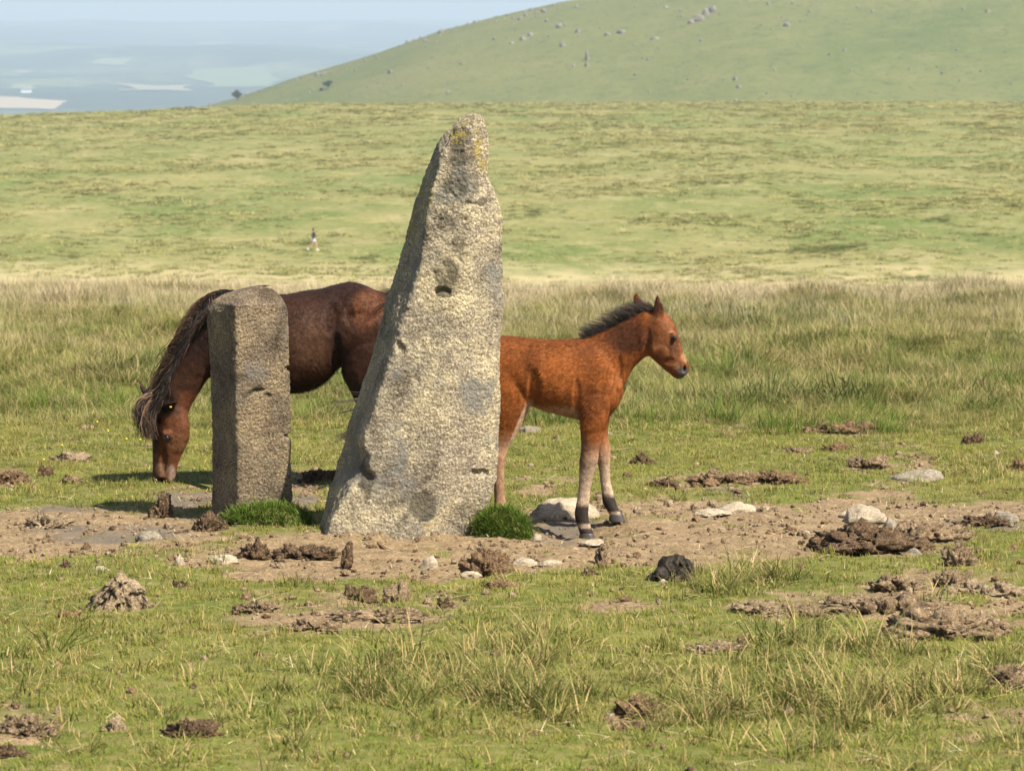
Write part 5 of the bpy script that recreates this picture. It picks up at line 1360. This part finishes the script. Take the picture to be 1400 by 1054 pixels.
lush('grass_tuft', 304, 436, 694, 726, 13.98, 5200, 'low spreading lush grass tuft at the foot of the short stone post', .075)

# crumbs of soil, straws
crumbs = []
for k in range(6):
    V, Fc = lump(1, .8, .5, 700 + k, .6, 3); me = mesh_np('crumb_%d' % k, V, Fc); me.materials.append([m_clod, m_pale, m_dark, m_red, m_clod, m_rock][k]); crumbs.append(me)
x, y = fan_points(60000, 6.5, 21, .26, GR); dm = dirt_mask(x, y); px, py = gpix(x, y)
cl = fbm(x * 4, y * 4, oct=3, seed=150)
k = GR.random(len(x)) < (.55 * dm * smooth(-.5, .4, cl) + .16 * smooth(.0, .5, cl) + .012)
x, y, dm = x[k], y[k], dm[k]; n = len(x)
ix = GR.choice(6, n, p=[.32, .29, .12, .20, .06, .01])
scatter('soil_crumbs', on_ground(x, y, dm) + np.array([0, 0, .001]), rotv(n, .4), np.clip(GR.lognormal(-4.15, .55, n), .005, .06), crumbs, ix, 'loose crumbs of earth and dung over worn ground', 'soil')
straws = [tuft_mesh('straw_%d' % k, [(dict(n=2, rad=.03, l0=.04, l1=.13, width=.0034, lean=1.45, curl=.25, flat=True), .95)], grass_mat('dry_straw_%d' % k, [(.42, .34, .19)] * 4, (.55, .46, .28), .9, 2) if k == 0 else bpy.data.materials['dry_straw_0'], GR) for k in range(5)]
x, y = fan_points(3800, 6.5, 20, .26, GR); n = len(x)
scatter('dry_straw', on_ground(x, y) + np.array([0, 0, .022]), rotv(n, .08), GR.uniform(.3, 1.0, n), straws, GR.integers(0, 5, n), 'dry straws lying on the turf', 'straw')
# small yellow flowers in the grass
m_yel = mat_plain('yellow_petals', (.75, .58, .03), .6, .2, .1)
fl = []
V, Fc = lump(.014, .014, .006, 77, .1, 2); me = mesh_np('flower_head', V, Fc); me.materials.append(m_yel); fl.append(me)
pxs = [(127, 573), (133, 587), (85, 620), (173, 611), (192, 612), (60, 640), (148, 600)]
pp = np.array([G(*q) for q in pxs]) + np.array([0, 0, .05])
for q in pp:
    o = link('buttercup', None); bpy.data.objects.remove(o)
    r_ = empty('buttercup', (q[0], q[1], q[2] - .05)); tag(r_, 'tiny yellow buttercup in the grass near the grazing pony', 'flower', 'buttercups near the pony')
    f_ = link('flower_head', fl[0], None, r_); f_.location = (0, 0, .05)
    Vs, q4, c3 = tube([((0, 0, -.01), .0012), ((.003, 0, .025), .001), ((0, 0, .052), .001)], 6, 2)
    link('stem', mesh_np('stem', Vs, [q4, c3]), g_long, r_)

# ------------------------------------------------------------------ rocks and trees of the hill
def hill_hit(px, py):
    r = ray(px, py); ts = np.linspace(900, 1900, 4000)
    q = np.array([0, 0, CZ])[None] + r[None] * (ts / r[1])[:, None]
    k = np.argmax(q[:, 2] < hill_z(q[:, 0], q[:, 1])); return q[k]
m_hrock = mat_plain('hill_granite', (.150, .138, .108), .9, .1, .35, .6)
HR = np.random.default_rng(3)
OUT = [(955, 24, 16, 9), (965, 17, 12, 10), (975, 12, 10, 9), (945, 29, 10, 6), (1076, 33, 12, 7), (715, 52, 12, 6), (725, 47, 9, 6), (770, 60, 9, 6), (803, 76, 6, 14), (803, 88, 7, 6), (765, 35, 10, 6), (790, 42, 9, 6), (850, 43, 14, 5), (830, 46, 10, 5),
       (895, 52, 12, 4), (910, 9, 8, 4), (1193, 15, 5, 4), (1134, 74, 5, 4), (1154, 68, 5, 4), (1010, 118, 9, 5), (1060, 95, 5, 4), (1163, 95, 5, 4), (1244, 94, 4, 4), (700, 58, 8, 4), (1318, 12, 6, 4), (1350, 15, 8, 4), (1245, 20, 4, 3), (958, 55, 5, 4)]
for i, (px, py, w_, h_) in enumerate(OUT):
    q = hill_hit(px, py + h_ / 2); s = F / q[1]
    V, Fc = lump(w_ / s, w_ / s * .8, h_ / s * 1.1, 500 + i, .3, 3, facet=.8)
    o = link('hill_rock', mesh_np('hill_rock', V, Fc), m_hrock, label='small grey granite outcrop on the grassy hillside', cat='rock', group='granite outcrops strewn over the hillside')
    o.location = (q[0], q[1], float(hill_z(q[0], q[1])) - .25)
rk = []
for k in range(4):
    V, Fc = lump(1, .8, .6, 640 + k, .3, 2, facet=.8); me = mesh_np('clitter_%d' % k, V, Fc); me.materials.append(m_hrock); rk.append(me)
x = HR.uniform(-180, 330, 5000); y = HR.uniform(1080, 1640, 5000)
k = HR.random(5000) < .10 + .9 * smooth(.1, .5, fbm(x / 60, y / 60, oct=3, seed=160)) * smooth(160, -40, x - 40); x, y = x[k], y[k]; n = len(x)
scatter('hill_clitter', np.stack([x, y, hill_z(x, y)], -1), np.stack([x * 0, x * 0, HR.uniform(0, 6, n)], -1), np.clip(HR.lognormal(.05, .5, n), .4, 3.5), rk, HR.integers(0, 4, n), 'loose grey rocks scattered over the hillside', 'rocks')
m_leaf = mat_plain('hawthorn_leaves', (.045, .062, .020), .7, .2, .4, 1.5); m_bark = mat_plain('hawthorn_bark', (.10, .08, .06), .9, .1, .3, 3)
def small_tree(px, py, w_, h_, label):
    q = hill_hit(px, py); s = F / q[1]; Wm, Hm = w_ / s, h_ / s
    root = empty('hawthorn_tree', (q[0], q[1], float(hill_z(q[0], q[1])) - .2)); tag(root, label, 'tree', 'hawthorns on the hill')
    pcs = [tube([((0, 0, -.3), .26), ((.1, .05, Hm * .25), .2), ((-.1, 0, Hm * .5), .14)], 8, 2)] + [tube([((.05, 0, Hm * .3), .13), ((dx * Wm * .2, dy, Hm * .55), .09), ((dx * Wm * .36, dy * 2, Hm * .75), .04)], 8, 2) for dx, dy in ((-1, .4), (1, -.3), (.4, .8), (-.5, -.8))]
    Vs, Qs, Ts, off = [], [], [], 0
    for a, b_, c_ in pcs: Vs.append(a); Qs.append(b_ + off); Ts.append(c_ + off); off += len(a)
    link('trunk', mesh_np('trunk', np.vstack(Vs), [np.vstack(Qs), np.vstack(Ts)]), m_bark, root)
    n = 2600; cc = HR.normal(0, 1, (14, 3)); cc /= np.linalg.norm(cc, axis=1, keepdims=True); cc *= HR.uniform(.3, .8, (14, 1))
    p = cc[HR.integers(0, 14, n)] + HR.normal(0, .17, (n, 3)); p = p * np.array([Wm * .5, Wm * .45, Hm * .34]) + np.array([0, 0, Hm * .64])
    a = HR.normal(0, 1, (n, 3)); a /= np.linalg.norm(a, axis=1, keepdims=True); b_ = np.cross(a, HR.normal(0, 1, (n, 3))); b_ /= np.linalg.norm(b_, axis=1, keepdims=True)
    L = HR.uniform(.12, .3, (n, 1)); Vv = np.stack([p - a * L, p + b_ * L * .6, p + a * L, p - b_ * L * .6], 1).reshape(-1, 3)
    link('crown', mesh_np('crown', Vv, np.arange(4 * n).reshape(-1, 4)), m_leaf, root)
small_tree(325, 138, 20, 15, 'lone windswept hawthorn near the foot of the hill slope')
small_tree(449, 122, 18, 13, 'low bushy hawthorn higher up on the grassy hill slope')

# ------------------------------------------------------------------ haze
m_haze, nt, out = mat_new('haze_air')
pv = nt.nodes.new('ShaderNodeVolumePrincipled')
pv.inputs['Color'].default_value = (.60, .74, .86, 1); pv.inputs['Density'].default_value = 1.35e-4; pv.inputs['Anisotropy'].default_value = 0.0
nt.links.new(pv.outputs[0], out.inputs['Volume'])
hz = link('haze', box_mesh('haze', -7000, 7000, -400, 16000, LOWMIN - 1.5, 75), m_haze, kind='stuff', label='pale blue summer haze over the far country', cat='haze')
